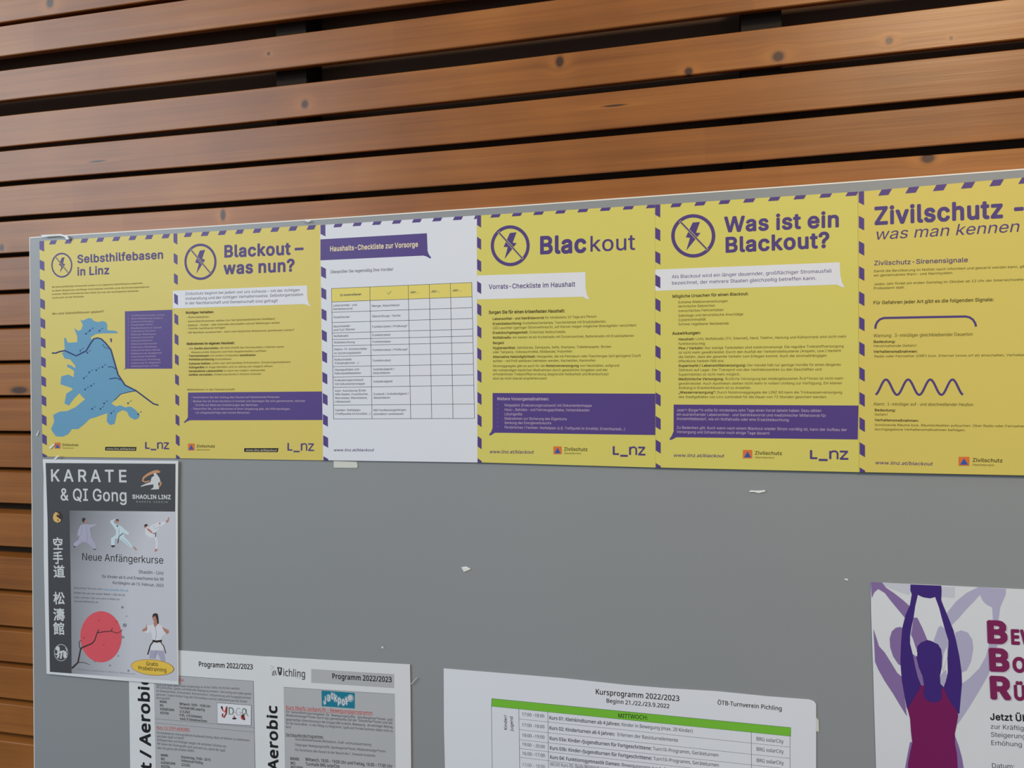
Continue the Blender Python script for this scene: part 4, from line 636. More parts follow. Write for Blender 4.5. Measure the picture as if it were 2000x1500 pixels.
for i, s in enumerate(SH):
    pxm = (TR[i][0]-TL[i][0])/ (at(*TR[i], y_of(i)).x-at(*TL[i], y_of(i)).x)/1000; W = (s.c[1]-s.c[0]).length*1000
    u0, u1 = SXW[i][0]/pxm, SXW[i][1]/pxm
    for k in range(12):
        v = (-0.0037+0.0897*k)*297; hgt = 0.0418*297; sl = 0.0114*297
        q = [(u0, max(v, 0)), (u1, max(v+sl, 0)), (u1, min(v+hgt+sl, 297)), (u0, min(v+hgt, 297))]
        if k == 0: q = [(u0, 0), (u1, 0), (u1, hgt+sl+v), (u0, hgt+v)]
        s.polyw('border_stripes', [s.uv(a, b_, W) for a, b_ in q], m_pur, 2)
    for k in range(8):
        u = U0T[i]+PT[i]*k
        if u > W-3: break
        q = [(u, TH_[i]), (u+TH_[i]*0.55, 0), (min(u+12+TH_[i]*0.2, W-0.3), 0), (min(u+12-TH_[i]*0.35, W-0.3), TH_[i])]
        s.polyw('border_stripes', [s.uv(a, b_, W) for a, b_ in q], m_pur, 2)

def emblem(s, x, y, rx, ry, wd, bolt):
    s.ring('no_power_emblem', x, y, rx, ry, wd, m_purt, 2)
    s.poly('no_power_emblem', bolt, m_purt, 2)
def bolt(x, y, k, ky):
    B = [(0.08, -0.70), (0.33, -0.72), (0.16, -0.18), (0.36, -0.20), (-0.26, 0.72), (-0.04, 0.04), (-0.30, 0.06)]
    return [(x+a*k, y+b_*ky) for a, b_ in B]
def slash(s, x, y, rx, ry, wd, under):
    a = math.radians(228); c = math.radians(45)
    p = (x+rx*0.93*math.cos(a), y+ry*0.93*math.sin(a)); q = (x+rx*0.93*math.cos(c), y+ry*0.93*math.sin(c))
    s.stroke('no_power_emblem', [p, q], wd*1.7, under, 3); s.stroke('no_power_emblem', [p, q], wd, m_purt, 4)
def zivil(s, x, y, w, h, fs, x1, dy):
    # small orange square with a blue triangle and the word beside it
    s.poly('protection_logo', [(x, y), (x+w, y), (x+w, y+h), (x, y+h)], m_orange, 2)
    s.poly('protection_logo', [(x+w*.12, y+h*.88), (x+w*.5, y+h*.18), (x+w*.88, y+h*.88)], m_tri, 3)
    s.text('protection_logo', 'Zivilschutz', x+w*1.28, y+h*.55, x1, y+h*.55+dy, fs, m_olived, bold=0.012)
    s.text('protection_logo', 'Oberösterreich', x+w*1.28, y+h*.98, x+w*1.28+(x1-x-w*1.28)*0.72, y+h*.98+dy*0.7, fs*.5, m_olive)
def city(s, x0, x1, y, h, dy, wd):
    # city word mark: L _ n z
    W = x1-x0
    def q(u, v): return (x0+W*u, y+dy*u-h*v)
    P = 'city_word_mark'
    s.stroke(P, [q(.03, 1), q(.03, .0)], wd, m_purt, 2); s.stroke(P, [q(.01, .07), q(.19, .07)], wd*.9, m_purt, 2)
    s.stroke(P, [q(.23, -.12), q(.46, -.12)], wd, m_purt, 2)
    s.stroke(P, [q(.53, .0), q(.53, .95)], wd, m_purt, 2)
    s.stroke(P, [q(.53, .70), q(.59, .9), q(.66, .93), q(.71, .8), q(.72, .6), q(.72, 0)], wd*.85, m_purt, 2)
    s.stroke(P, [q(.78, .9), q(.99, .9)], wd*.9, m_purt, 2); s.stroke(P, [q(.965, .85), q(.81, .12)], wd*.8, m_purt, 2); s.stroke(P, [q(.78, .06), q(1.0, .06)], wd*.9, m_purt, 2)
def banner(s, pts, m): s.poly('speech_banner#%d' % len(s.parts), pts, m, 1)

# --- poster 1: map
s = SH[0]; s.zoom(40, 420, 6.25)
emblem(s, 505, 612, 128, 152, 16, [(505, 522), (538, 515), (519, 590), (545, 600), (482, 700), (500, 632), (470, 606)]); slash(s, 505, 612, 128, 152, 9, m_yellow)
s.text('title_lettering', 'Selbsthilfebasen', 692, 585, 1752, 530, 96, m_purt, bold=0.023)
s.text('title_lettering', 'in Linz', 692, 738, 1092, 718, 96, m_purt, bold=0.023)
s.lines('body_lettering', [('Bei einem großflächigen Stromausfall werden in Linz sogenannte Selbsthilfebasen eingerichtet,', 385, 888, 1495, 840), ('an denen Bürgerinnen und Bürger Informationen und Hilfe sowie die Einsatzorganisationen', 385, 933, 1575, 885),
  ('erreichen. Nähere Informationen dazu finden Sie unter den nachfolgenden Standorten', 385, 975, 1445, 935), ('sowie auch auf der Rückseite', 385, 1020, 775, 1003)], 19, m_olive)
s.text('body_lettering', 'Wo sind Selbsthilfebasen geplant?', 385, 1218, 1020, 1188, 26, m_olive)
s.zoom(0, 0, 1)
A1 = lambda L: [(40+x/6.25, 420+y/6.25) for x, y in L]
A2 = lambda L: [(40+x/5.769, 650+y/5.769) for x, y in L]
mp = A1([(730, 1275), (760, 1290), (792, 1275), (830, 1257), (870, 1263), (890, 1290), (930, 1303), (960, 1305), (1000, 1293), (1045, 1308), (1060, 1350), (1055, 1400), (1090, 1410), (1130, 1408), (1165, 1415), (1192, 1438)])
mp += A2([(1085, 5), (930, 6), (850, 14), (790, 50), (800, 75), (850, 62), (905, 62), (960, 115), (1022, 190), (1060, 330), (1100, 470), (1180, 590), (1290, 652), (1230, 665), (1130, 688), (1085, 735), (1025, 798), (1080, 830), (1120, 815), (1180, 840), (1240, 830), (1300, 870), (1345, 930), (1330, 962), (1290, 980), (1230, 950), (1200, 890), (1150, 870), (1090, 905), (1060, 1028), (1010, 1040), (972, 1000), (978, 905), (850, 950), (780, 970), (720, 1030), (650, 1085), (580, 1085), (540, 1140), (480, 1170), (400, 1167), (365, 1120), (345, 1085), (380, 1000), (368, 925), (440, 888), (530, 880), (620, 838), (700, 772), (728, 748), (703, 728), (662, 682), (600, 745), (545, 820), (495, 795), (518, 685), (588, 640), (578, 622), (450, 580), (460, 490), (540, 470), (600, 500), (604, 430), (560, 400), (525, 385), (530, 355), (580, 372), (612, 400), (620, 375), (560, 300), (500, 290), (468, 235), (500, 200), (492, 55), (512, 60), (532, 112), (640, 105), (640, 40)])
mp += A1([(690, 1470), (655, 1380), (705, 1415), (742, 1400), (762, 1340)])
s.poly('city_map', mp, m_blue, 1)
s.stroke('city_map', A2([(355, 228), (400, 228), (440, 212), (500, 200), (560, 228), (630, 260), (690, 228), (740, 205), (790, 120), (830, 65), (870, 58), (910, 68), (960, 115), (1020, 190), (1060, 330), (1100, 470), (1180, 590), (1300, 650), (1420, 740), (1500, 800), (1555, 815)]), 2.6, m_navy, 3)
s.stroke('city_map', A2([(1300, 655), (1230, 665), (1130, 690), (1060, 760)]), 1.2, m_navy, 3)
s.stroke('city_map', A2([(985, 383), (1040, 385), (1085, 415)]), 1.4, m_navy, 3); s.stroke('city_map', A2([(1000, 520), (1080, 508), (1130, 530)]), 1.8, m_navy, 3)
s.stroke('city_map', A2([(925, 130), (950, 165), (1000, 180)]), 1.0, m_navy, 3)
for x, y in A2([(740, 10), (675, 200), (755, 225), (925, 385), (855, 420), (775, 445), (715, 512), (797, 598), (730, 637), (943, 795), (808, 857), (902, 857), (1023, 905), (1213, 793), (1327, 915)])+A1([(850, 1408), (965, 1413), (800, 1448)]):
    s.disc('city_map', x, y, 1.6, 1.8, m_navy, 3, 8); s.stroke('city_map', [(x+3, y-3), (x+7, y-5)], 0.8, m_navy, 3)
s.poly('city_map', A2([(1005, 72), (1022, 62), (1030, 66), (1030, 105), (1015, 105), (1017, 80)]), m_navy, 2)
s.poly('map_legend', [(244, 608), (336.6, 605), (336.6, 720), (246.3, 720.2), (241.8, 722.6), (244.6, 719)], m_pur, 1)
WORDS = ['Volksschule Linz', 'Neue Mittelschule Harbach', 'Volksschule Pöstlingberg', 'Feuerwehr Nord', 'Stadtteilzentrum Auhof', 'Volkshaus Dornach', 'Neues Rathaus', 'Volkshaus Franckviertel', 'Volksschule Bindermichl', 'Mittelschule Kleinmünchen', 'Volkshaus Ebelsberg', 'Volksschule Neue Heimat', 'Mittelschule Spallerhof', 'Volksschule Keferfeld', 'Volkshaus Pichling', 'Volksschule St. Magdalena', 'Mittelschule Urfahr']
for k in range(17):
    y = 617.6+6.2*k; s.text('map_legend', str(k+1), 249.5, y, 251.5, y-.1, 2.6, m_lil); s.text('map_legend', WORDS[k], 256, y, 256+(66, 62, 44, 42, 60, 48, 49, 44, 42, 51, 50, 57, 60, 49, 57, 58, 55)[k], y-1.2, 3.0, m_lil)
s.zoom(40, 650, 5.769)
zivil(s, 386, 1237, 66, 68, 26, 655, 2); city(s, 1405, 1675, 1305, 75, 4, 17)
s.poly('web_address', [(955, 1285), (1308, 1287), (1302, 1330), (955, 1326)], m_black_t, 1)
s.text('web_address', 'www.linz.at/blackout', 968, 1317, 1292, 1320, 22, m_cream, italic=0.2)
s.done()

# --- poster 2
s = SH[1]; s.zoom(330, 430, 6.25)
emblem(s, 385, 508, 196, 222, 26, [(378, 372), (440, 362), (405, 470), (442, 484), (335, 650), (365, 530), (320, 516)]); slash(s, 385, 508, 196, 222, 13, m_yellow)
s.text('title_lettering', 'Blackout –', 668, 452, 1645, 410, 142, m_purt, bold=0.028)
s.text('title_lettering', 'was nun?', 668, 658, 1545, 620, 142, m_purt, bold=0.028)
banner(s, [(48, 862), (1685, 797), (1690, 960), (1708, 1020), (1728, 1055), (1690, 1035), (1650, 1024), (48, 1078)], m_whitep)
s.lines('body_lettering', [('Zivilschutz beginnt bei jedem von uns zuhause – mit der richtigen', 198, 915, 1600, 868), ('Vorbereitung und der richtigen Verhaltensweise. Selbstorganisation', 198, 975, 1640, 922), ('in der Nachbarschaft und Gemeinschaft sind gefragt!', 198, 1030, 1330, 1000)], 34, m_greyt)
s.lines('body_lettering', [('Richtiges Verhalten:', 205, 1143, 550, 1133)], 27, m_olived, bold=0.03)
s.lines('body_lettering', [('- Ruhe bewahren', 205, 1198, 490, 1190), ('- keine Notrufnummern wählen (nur bei lebensbedrohlichen Notfällen)', 205, 1248, 1295, 1214), ('- Batterie-, Kurbel- oder Autoradio einschalten und auf Meldungen warten', 205, 1295, 1355, 1262), ('- Familie nachhause bringen', 205, 1335, 690, 1322), ('- Mit Nachbarn austauschen – kann man bestimmte Ressourcen gemeinsam nutzen?', 205, 1384, 1530, 1350)], 23, m_olive)
s.zoom(330, 660, 5.769)
s.text('body_lettering', 'Maßnahmen im eigenen Haushalt:', 200, 78, 740, 68, 25, m_olived, bold=0.03)
s.lines('body_lettering', [('- Alle ^Geräte abschalten^, die beim Eintritt des Stromausfalls in Betrieb waren.', 198, 130, 1305, 108), ('Wasservorräte (Geschirr und freie Gegebenheiten) auffüllen', 250, 172, 1098, 155), ('- ^Taschenlampen^ und andere Lichtquellen ^bereithalten^', 198, 212, 980, 202), ('- ^Notfallausrüstung^ kontrollieren', 198, 252, 705, 248),
  ('- ^Zuhause bleiben^, außer man wird benötigt (Infrastruktur, Einsatzorganisationen)', 198, 300, 1370, 280), ('- ^Kühlgeräte^ im Auge behalten und so wenig wie möglich öffnen', 198, 342, 1170, 328), ('- ^Verderbliche Lebensmittel^ so rasch wie möglich verbrauchen', 198, 385, 1085, 372), ('- ^Abfälle vermeiden^, Entleerung könnte in Stocken kommen', 198, 425, 1040, 415)], 20, m_olive, b2=0.03)
s.text('body_lettering', 'Maßnahmen in der Gemeinschaft:', 205, 593, 748, 590, 22, m_olive)
banner(s, [(215, 615), (1725, 603), (1730, 925), (240, 928), (205, 940), (178, 958), (165, 952), (200, 915), (213, 895)], m_pur)
s.lines('body_lettering', [('- Kontrollieren Sie den Aufzug des Hauses auf festsitzende Personen', 245, 680, 1248, 676), ('- Bleiben Sie mit Ihren Nachbarn in Kontakt und überlegen Sie sich gemeinsame, nächste', 245, 724, 1535, 720), ('Schritte auf Basis der Empfehlungen der Behörden', 298, 766, 1005, 766), ('- Überprüfen Sie, ob es Menschen in Ihrer Umgebung gibt, die Hilfe benötigen,', 245, 808, 1372, 810), ('z.B. pflegebedürftige oder kranke Menschen', 298, 852, 912, 852)], 21, m_lil, bold=0.012, lay=3)
zivil(s, 215, 1190, 74, 78, 30, 520, 2); city(s, 1335, 1635, 1268, 85, 4, 17)
s.poly('web_address', [(848, 1242), (1235, 1242), (1226, 1287), (848, 1284)], m_black_t, 1)
s.text('web_address', 'www.linz.at/blackout', 865, 1275, 1215, 1278, 24, m_cream, italic=0.2)
s.done()

# --- poster 3: white checklist
s = SH[2]; s.zoom(620, 420, 6.25)
banner(s, [(37, 297), (1336, 222), (1345, 440), (1360, 480), (1390, 522), (1375, 530), (1330, 505), (1290, 495), (37, 553)], m_pur)
s.text('title_lettering', 'Haushalts-Checkliste zur Vorsorge', 153, 443, 1232, 386, 60, m_cream, bold=0.022)
s.text('body_lettering', 'Überprüfen Sie regelmäßig Ihre Vorräte!', 158, 712, 925, 678, 36, m_greyt)
s.zoom(0, 0, 1)
z1 = lambda x, y: (620+x/6.25, 420+y/6.25)
z2 = lambda x, y: (620+x/5.556, 650+y/5.556)
colT = [z1(172, 897), z1(640, 877), z1(1108, 857), z1(1366, 845), z1(1623, 834), z1(1884, 823)]
colB = [z2(176, 935), z2(593, 933), z2(1012, 930), z2(1240, 930), z2(1472, 930), z2(1705, 928)]
rowL = [z1(172, 897), z1(176, 1060), z1(178, 1187), z1(180, 1312), z1(182, 1440), z2(160, 72), z2(163, 142), z2(165, 255), z2(168, 367), z2(170, 480), z2(172, 592), z2(175, 785), z2(176, 935)]
rowR = [z1(1884, 823), z1(1887, 998), z1(1889, 1130), z1(1891, 1262), z1(1894, 1392), z2(1683, 35), z2(1685, 105), z2(1688, 222), z2(1690, 340), z2(1692, 455), z2(1694, 570), z2(1700, 772), z2(1705, 928)]
s.poly('check_table', [rowL[0], rowR[0], rowR[1], rowL[1]], mat('table_header_yellow', (234, 218, 116), 0.5, 0.3), 1)
for p, q in zip(colT, colB): s.stroke('check_table', [p, q], 0.75, m_line, 2)
for p, q in zip(rowL, rowR): s.stroke('check_table', [p, q], 0.75, m_line, 2)
s.zoom(620, 420, 6.25)
s.text('check_table', 'Zu kontrollieren', 276, 990, 538, 978, 26, m_greyt, bold=0.02)
s.stroke('check_table', [(850, 945), (868, 968), (900, 930)], 5, m_greyt, 2)
for x, y in ((1130, 955), (1388, 945), (1648, 932)): s.text('check_table', 'Jahr ...', x, y, x+112, y-3, 27, m_greyt, bold=0.016)
T1 = [('Lebensmittel- und', 190, 1117, 482, 1107), ('Getränkevorrat', 190, 1160, 430, 1152), ('Feuerlöscher', 195, 1260, 395, 1254), ('Rauchmelder', 196, 1372, 400, 1364), ('und Co2 Warner', 196, 1415, 460, 1405), ('Notfallradio', 198, 1490, 380, 1484),
      ('Menge, Ablaufdatum', 662, 1122, 1005, 1110), ('Überprüfungs-Termin', 664, 1248, 1015, 1238), ('Funktionstest / Prüfknopf', 667, 1375, 1095, 1365), ('Funktionstest', 668, 1478, 890, 1472)]
s.lines('check_table', T1, 25, m_greyt)
s.zoom(620, 650, 5.556)
T2 = [('Notbeleuchtung', 180, 115, 405, 110), ('Elektro-FI-Schutzschalter', 180, 190, 540, 182), ('im Sicherungskasten', 180, 232, 475, 225), ('Notkochstelle', 182, 302, 372, 298), ('(Campingkocher ...)', 185, 340, 450, 334), ('Hausapotheke und', 185, 412, 452, 406), ('Kaliumjodidtabletten', 185, 450, 475, 446),
      ('Evakuierungsrucksack', 186, 525, 500, 520), ('mit Dokumentenmappe', 188, 566, 516, 562), ('Auto-Ausrüstung (Erste', 190, 640, 526, 635), ('Hilfe Kasten, Feuerlöscher,', 190, 678, 556, 674), ('Warnweste, Warndreieck,', 190, 718, 545, 715), ('Lifehammer)', 190, 758, 362, 756), ('Familien-Notfallplan', 192, 850, 468, 848), ('(Treffpunkte im Ernstfall...)', 192, 890, 575, 888),
      ('Funktionstest', 595, 107, 795, 104), ('Funktionstest / Prüfknopf', 597, 197, 978, 190), ('Funktionstest', 600, 312, 798, 308), ('Vollständigkeit /', 602, 408, 835, 402), ('Ablaufdatum', 602, 447, 790, 443), ('Vollständigkeit', 604, 540, 815, 536), ('Zustand / Vollständigkeit /', 607, 675, 990, 670), ('Ablaufdatum', 608, 715, 790, 713), ('Mit Familienangehörigen', 609, 850, 965, 846), ('einheitlich vereinbaren', 610, 892, 935, 889)]
s.lines('check_table', T2, 22, m_greyt)
s.text('web_address', 'www.linz.at/blackout', 175, 1285, 612, 1285, 28, m_purt, italic=0.2, bold=0.006)
s.done()

# --- poster 4
s = SH[3]; s.zoom(920, 380, 5.263)
emblem(s, 403, 526, 200, 210, 32, [(400, 395), (467, 388), (428, 495), (468, 500), (345, 662), (378, 540), (335, 538)]); slash(s, 403, 526, 200, 210, 13, m_lemon)
s.text('title_lettering', 'Blac', 700, 608, 1198, 588, 172, m_purt, bold=0.030)
s.text('title_lettering', 'kout', 1212, 586, 1692, 566, 158, m_purt, bold=0.006)
banner(s, [(62, 832), (1175, 797), (1178, 960), (1190, 1030), (1218, 1075), (1190, 1072), (1150, 1050), (62, 1078)], m_whitep)
s.text('subtitle_lettering', 'Vorrats-Checkliste im Haushalt', 182, 972, 1072, 945, 48, m_purt, bold=0.014)
s.text('body_lettering', 'Sorgen Sie für einen krisenfesten Haushalt:', 182, 1226, 965, 1210, 32, m_olived, bold=0.022)
s.lines('body_lettering', [('^Lebensmittel- und Getränkevorrat^ für mindestens 10 Tage pro Person', 222, 1290, 1290, 1264), ('^Ersatzbeleuchtung:^ Kurbeltaschenlampe, Taschenlampe mit Ersatzbatterien,', 222, 1340, 1390, 1316), ('LED Leuchten (geringer Stromverbrauch), auf Kerzen wegen möglicher Brandgefahr verzichten!', 222, 1384, 1700, 1355), ('^Ersatzkochgelegenheit:^ Zivilschutz Notkochstelle', 222, 1432, 970, 1422)], 25, m_olive)
s.zoom(920, 640, 5.174)
s.lines('body_lettering', [('^Notfallradio:^ Am besten ist ein Kurbelradio mit Dynamoantrieb, Batterieradio mit Ersatzbatterien', 220, 112, 1648, 92), ('^Bargeld^', 220, 166, 333, 164), ('^Hygieneartikel:^ Zahnbürste, Zahnpasta, Seife, Shampoo, Toilettenpapier, Binden', 220, 216, 1418, 202), ('oder Tampons, Vollwaschmittel, Müllbeutel, Putzmittel', 220, 258, 1020, 250),
  ('^Alternative Heizmöglichkeit:^ Heizgeräte, die mit Petroleum oder Flaschengas (auf genügend Zuluft', 220, 306, 1715, 294), ('achten – mit Profi abklären) betrieben werden, Kachelofen, Kaminofen', 220, 347, 1258, 342), ('Stromaggregate gibt es auch für die ^Notstromversorgung^ von Haushalten, aufgrund', 220, 398, 1498, 393), ('der notwendigen baulichen Maßnahmen durch gesetzliche Vorgaben und der', 220, 440, 1380, 438), ('erforderlichen Treibstoffbevorratung (begrenzte Haltbarkeit und Brandschutz)', 220, 481, 1392, 480), ('sind sie nicht überall empfehlenswert', 220, 524, 768, 523)], 24, m_olive)
banner(s, [(218, 660), (1862, 667), (1862, 1085), (300, 1062), (240, 1062), (205, 1085), (188, 1090), (183, 1078), (205, 1050), (218, 1010)], m_pur)
s.text('body_lettering', 'Weitere Vorsorgemaßnahmen:', 263, 733, 790, 735, 30, m_lil, bold=0.02, lay=3)
s.lines('body_lettering', [('-', 262, 788, 278, 788), ('-', 262, 832, 278, 832), ('-', 262, 877, 278, 877), ('-', 262, 921, 278, 921), ('-', 262, 965, 278, 965), ('-', 262, 1010, 278, 1010), ('Notgepäck (Evakuierungsrucksack) mit Dokumentenmappe', 338, 795, 1222, 800), ('Haus-, Betriebs- und Fahrzeugapotheke, Verbandskasten', 338, 840, 1200, 846), ('Löschgeräte', 338, 885, 520, 886), ('Maßnahmen zur Sicherung des Eigentums', 338, 930, 970, 935), ('Senkung des Energieverbrauchs', 338, 973, 812, 976), ('Persönliches / Familien-Notfallplan (z.B. Treffpunkt im Ernstfall, Erreichbarkeit...)', 338, 1018, 1560, 1038)], 26, m_lil, bold=0.008, lay=3)
s.text('web_address', 'www.linz.at/blackout', 185, 1268, 632, 1272, 32, m_purt, italic=0.2, bold=0.008)
zivil(s, 833, 1200, 83, 78, 34, 1180, 3); city(s, 1432, 1762, 1282, 85, 6, 20)
s.done()

# --- poster 5
s = SH[4]; s.zoom(1270, 370, 4.762)
emblem(s, 400, 432, 205, 202, 32, [(395, 308), (462, 302), (425, 402), (467, 405), (335, 568), (370, 450), (330, 445)]); slash(s, 400, 432, 205, 202, 13, m_lemon)
s.text('title_lettering', 'Was ist ein', 690, 394, 1772, 344, 136, m_purt, bold=0.028)
s.text('title_lettering', 'Blackout?', 692, 584, 1678, 536, 136, m_purt, bold=0.028)
banner(s, [(46, 746), (1762, 678), (1768, 800), (1785, 870), (1808, 912), (1775, 905), (1735, 885), (46, 943)], m_whitep)
s.lines('subtitle_lettering', [('Als Blackout wird ein länger dauernder, großflächiger Stromausfall', 200, 827, 1688, 772), ('bezeichnet, der mehrere Staaten gleichzeitig betreffen kann.', 200, 886, 1545, 840)], 32, m_purt)
s.text('body_lettering', 'Mögliche Ursachen für einen Blackout:', 205, 1008, 915, 982, 27, m_olived, bold=0.016)
s.lines('body_lettering', [('Extreme Wetterereinwirkungen', 260, 1060, 722, 1048), ('technische Gebrechen', 260, 1098, 605, 1090), ('menschliches Fehlverhalten', 260, 1140, 682, 1130), ('Sabotage und terroristische Anschläge', 260, 1184, 865, 1170), ('Cyberkriminalität', 260, 1224, 517, 1218), ('Schwer regelbarer Netzbetrieb', 260, 1264, 732, 1256)], 23, m_olive)
s.zoom(1270, 640, 4.762)
s.text('body_lettering', 'Auswirkungen:', 205, 66, 472, 60, 27, m_olived, bold=0.02)
L5 = ['^Haushalt:^ Licht, Notfallradio (TV, Internet), Herd, Telefon, Heizung und Kühlschrank sind nicht mehr', 'funktionstüchtig', '^Pkw / Verkehr:^ Nur wenige Tankstellen sind notstromversorgt. Die reguläre Treibstoffversorgung', 'ist nicht mehr gewährleistet. Durch den Ausfall der Verkehrsleitsysteme (Ampeln, usw.) besteht', 'die Gefahr, dass der gesamte Verkehr zum Erliegen kommt. Auch die stromabhängigen', 'öffentliche Verkehr fällt aus.',
      '^Supermarkt / Lebensmittelversorgung:^ Der Handel hält nur geringe Vorräte für einen längeren', 'Zeitraum auf Lager. Der Transport von den Vertriebszentren zu den Geschäften und', 'Supermärkten ist nicht mehr möglich.', '^Medizinische Versorgung:^ Ärztliche Versorgung bei niedergelassenen Ärzt*innen ist nicht mehr', 'gewährleistet. Auch Apotheken stehen nicht mehr in vollem Umfang zur Verfügung. Ein kleiner', 'Andrang in Krankenhäusern ist zu erwarten.', '^„Wasserversorgung“:^ Durch Notstromaggregate der LINZ AG kann die Trinkwasserversorgung', 'des Stadtgebietes von Linz zumindest für die Dauer von 72 Stunden gesichert werden.']
Y5 = [(118, 1825, 92), (160, 510, 158), (202, 1800, 182), (242, 1775, 224), (282, 1642, 270), (322, 690, 318), (364, 1775, 354), (404, 1595, 398), (446, 838, 444), (488, 1795, 482), (530, 1785, 526), (570, 940, 569), (612, 1785, 612), (654, 1645, 655)]
for t_, (ya, x1, yb) in zip(L5, Y5): s.text('body_lettering', t_, 262, ya, x1, yb, 23, m_olive)
banner(s, [(218, 715), (1936, 724), (1930, 1040), (300, 1020), (240, 1020), (205, 1040), (183, 1044), (178, 1036), (200, 1005), (217, 965)], m_pur)
s.lines('body_lettering', [('Jede*r Bürger*in sollte für mindestens zehn Tage einen Vorrat daheim haben. Dazu zählen', 245, 778, 1592, 784), ('ein ausreichender Lebensmittel- und Getränkevorrat und medizinischer Mittelvorrat für', 245, 818, 1635, 830), ('Arzneimittelbedarf, wie ein Notfallradio oder eine Ersatzbeleuchtung.', 245, 858, 1297, 870), ('Zu Bedenken gilt: Auch wenn nach einem Blackout wieder Strom vorrätig ist, kann der Aufbau der', 245, 940, 1830, 962), ('Versorgung und Infrastruktur noch einige Tage dauern!', 245, 980, 1112, 994)], 25, m_lil, bold=0.008, lay=3)
s.text('web_address', 'www.linz.at/blackout', 215, 1200, 685, 1206, 29, m_purt, italic=0.2, bold=0.008)
zivil(s, 862, 1137, 86, 78, 32, 1228, 4); city(s, 1485, 1842, 1218, 80, 7, 20)
s.done()

# --- poster 6
s = SH[5]; s.zoom(1660, 330, 5.174)
s.text('title_lettering', 'Zivilschutz -', 245, 560, 1800, 474, 172, m_purt, bold=0.030)
s.text('title_lettering', 'was man kennen muss', 245, 716, 2260, 603, 112, m_purt, bold=0.0, italic=0.2)
s.text('subtitle_lettering', 'Zivilschutz-Sirenensignale', 242, 974, 1195, 940, 46, m_purt, bold=0.010)
s.lines('body_lettering', [('Damit die Bevölkerung im Notfall rasch informiert und gewarnt werden kann, gibt es österreichweit', 240, 1044, 2150, 985), ('ein gemeinsames Warn- und Alarmsystem.', 240, 1087, 1045, 1060), ('Jedes Jahr findet am ersten Samstag im Oktober ab 12 Uhr der österreichweite Zivilschutz-', 240, 1175, 2010, 1120), ('Probealarm statt.', 240, 1217, 555, 1207)], 24, m_olive)
s.text('body_lettering', 'Für Gefahren jeder Art gibt es die folgenden Signale:', 235, 1368, 1455, 1335, 34, m_olived, bold=0.012)
s.zoom(1660, 610, 4.688)
s.stroke('siren_signal_lines', [(232, 150), (236, 118), (250, 88), (275, 64), (310, 52), (700, 44), (1060, 38), (1095, 46), (1125, 66), (1145, 96), (1155, 130)], 20, m_purt, 2)
s.stroke('siren_signal_lines', [(235+800*i/96, 685-70*math.sin((i/96*4-0.22)*2*PI*0.985)*1.0) for i in range(97)], 20, m_purt, 2)
s.text('body_lettering', 'Warnung:  3-minütiger gleichbleibender Dauerton', 215, 228, 1125, 214, 30, m_olive)
s.text('body_lettering', 'Bedeutung:', 215, 280, 418, 278, 22, m_olived, bold=0.016); s.text('body_lettering', 'Herannahende Gefahr!', 215, 318, 610, 314, 21, m_olive)
s.text('body_lettering', 'Verhaltensmaßnahmen:', 215, 370, 620, 368, 22, m_olived, bold=0.016)
s.text('body_lettering', 'Radio oder Fernseher (ORF) bzw. Internet (www.orf.at) einschalten, Verhaltensmaßnahmen beachten', 222, 412, 2050, 396, 21, m_olive)
s.text('body_lettering', 'Alarm:  1-minütiger auf- und abschwellender Heulton', 215, 852, 1130, 858, 28, m_olive)
s.text('body_lettering', 'Bedeutung:', 225, 905, 420, 907, 22, m_olived, bold=0.016); s.text('body_lettering', 'Gefahr!', 225, 945, 345, 946, 21, m_olive)
s.text('body_lettering', 'Verhaltensmaßnahmen:', 225, 996, 630, 1002, 22, m_olived, bold=0.016)
s.text('body_lettering', 'Schützende Räume bzw. Räumlichkeiten aufsuchen. Über Radio oder Fernseher durchgegebene', 225, 1040, 1900, 1055, 21, m_olive); s.text('body_lettering', 'durchgegebene Verhaltensmaßnahmen befolgen.', 225, 1080, 1060, 1088, 21, m_olive)
s.text('web_address', 'www.linz.at/blackout', 228, 1390, 755, 1402, 30, m_purt, italic=0.2, bold=0.006)
zivil(s, 995, 1323, 98, 82, 34, 1400, 6)
s.done()

# ---------------------------------------------------------------- karate course sheet
def grad_material():
    m = bpy.data.materials.new('grey_gradient_print'); m.use_nodes = True; nt = m.node_tree; b = nt.nodes['Principled BSDF']
    b.inputs['Roughness'].default_value = 0.45; b.inputs['Specular IOR Level'].default_value = 0.3
    tc = nt.nodes.new('ShaderNodeTexCoord'); sp_ = nt.nodes.new('ShaderNodeSeparateXYZ'); nt.links.new(tc.outputs['Object'], sp_.inputs[0])
    mr = nt.nodes.new('ShaderNodeMapRange'); mr.inputs[1].default_value = 0.03; mr.inputs[2].default_value = 0.185; nt.links.new(sp_.outputs[0], mr.inputs[0])
    mz = nt.nodes.new('ShaderNodeMapRange'); mz.inputs[1].default_value = -0.075; mz.inputs[2].default_value = -0.16; mz.inputs[3].default_value = 0.0; mz.inputs[4].default_value = 0.28; nt.links.new(sp_.outputs[2], mz.inputs[0])
    ad = nt.nodes.new('ShaderNodeMath'); ad.use_clamp = True; nt.links.new(mr.outputs[0], ad.inputs[0]); nt.links.new(mz.outputs[0], ad.inputs[1])
    r = nt.nodes.new('ShaderNodeValToRGB'); r.color_ramp.elements[0].color = lin((98, 100, 106))+(1,); r.color_ramp.elements[1].color = lin((206, 208, 220))+(1,)
    nt.links.new(ad.outputs[0], r.inputs[0]); nt.links.new(r.outputs[0], b.inputs['Base Color']); return m
m_grad = grad_material()
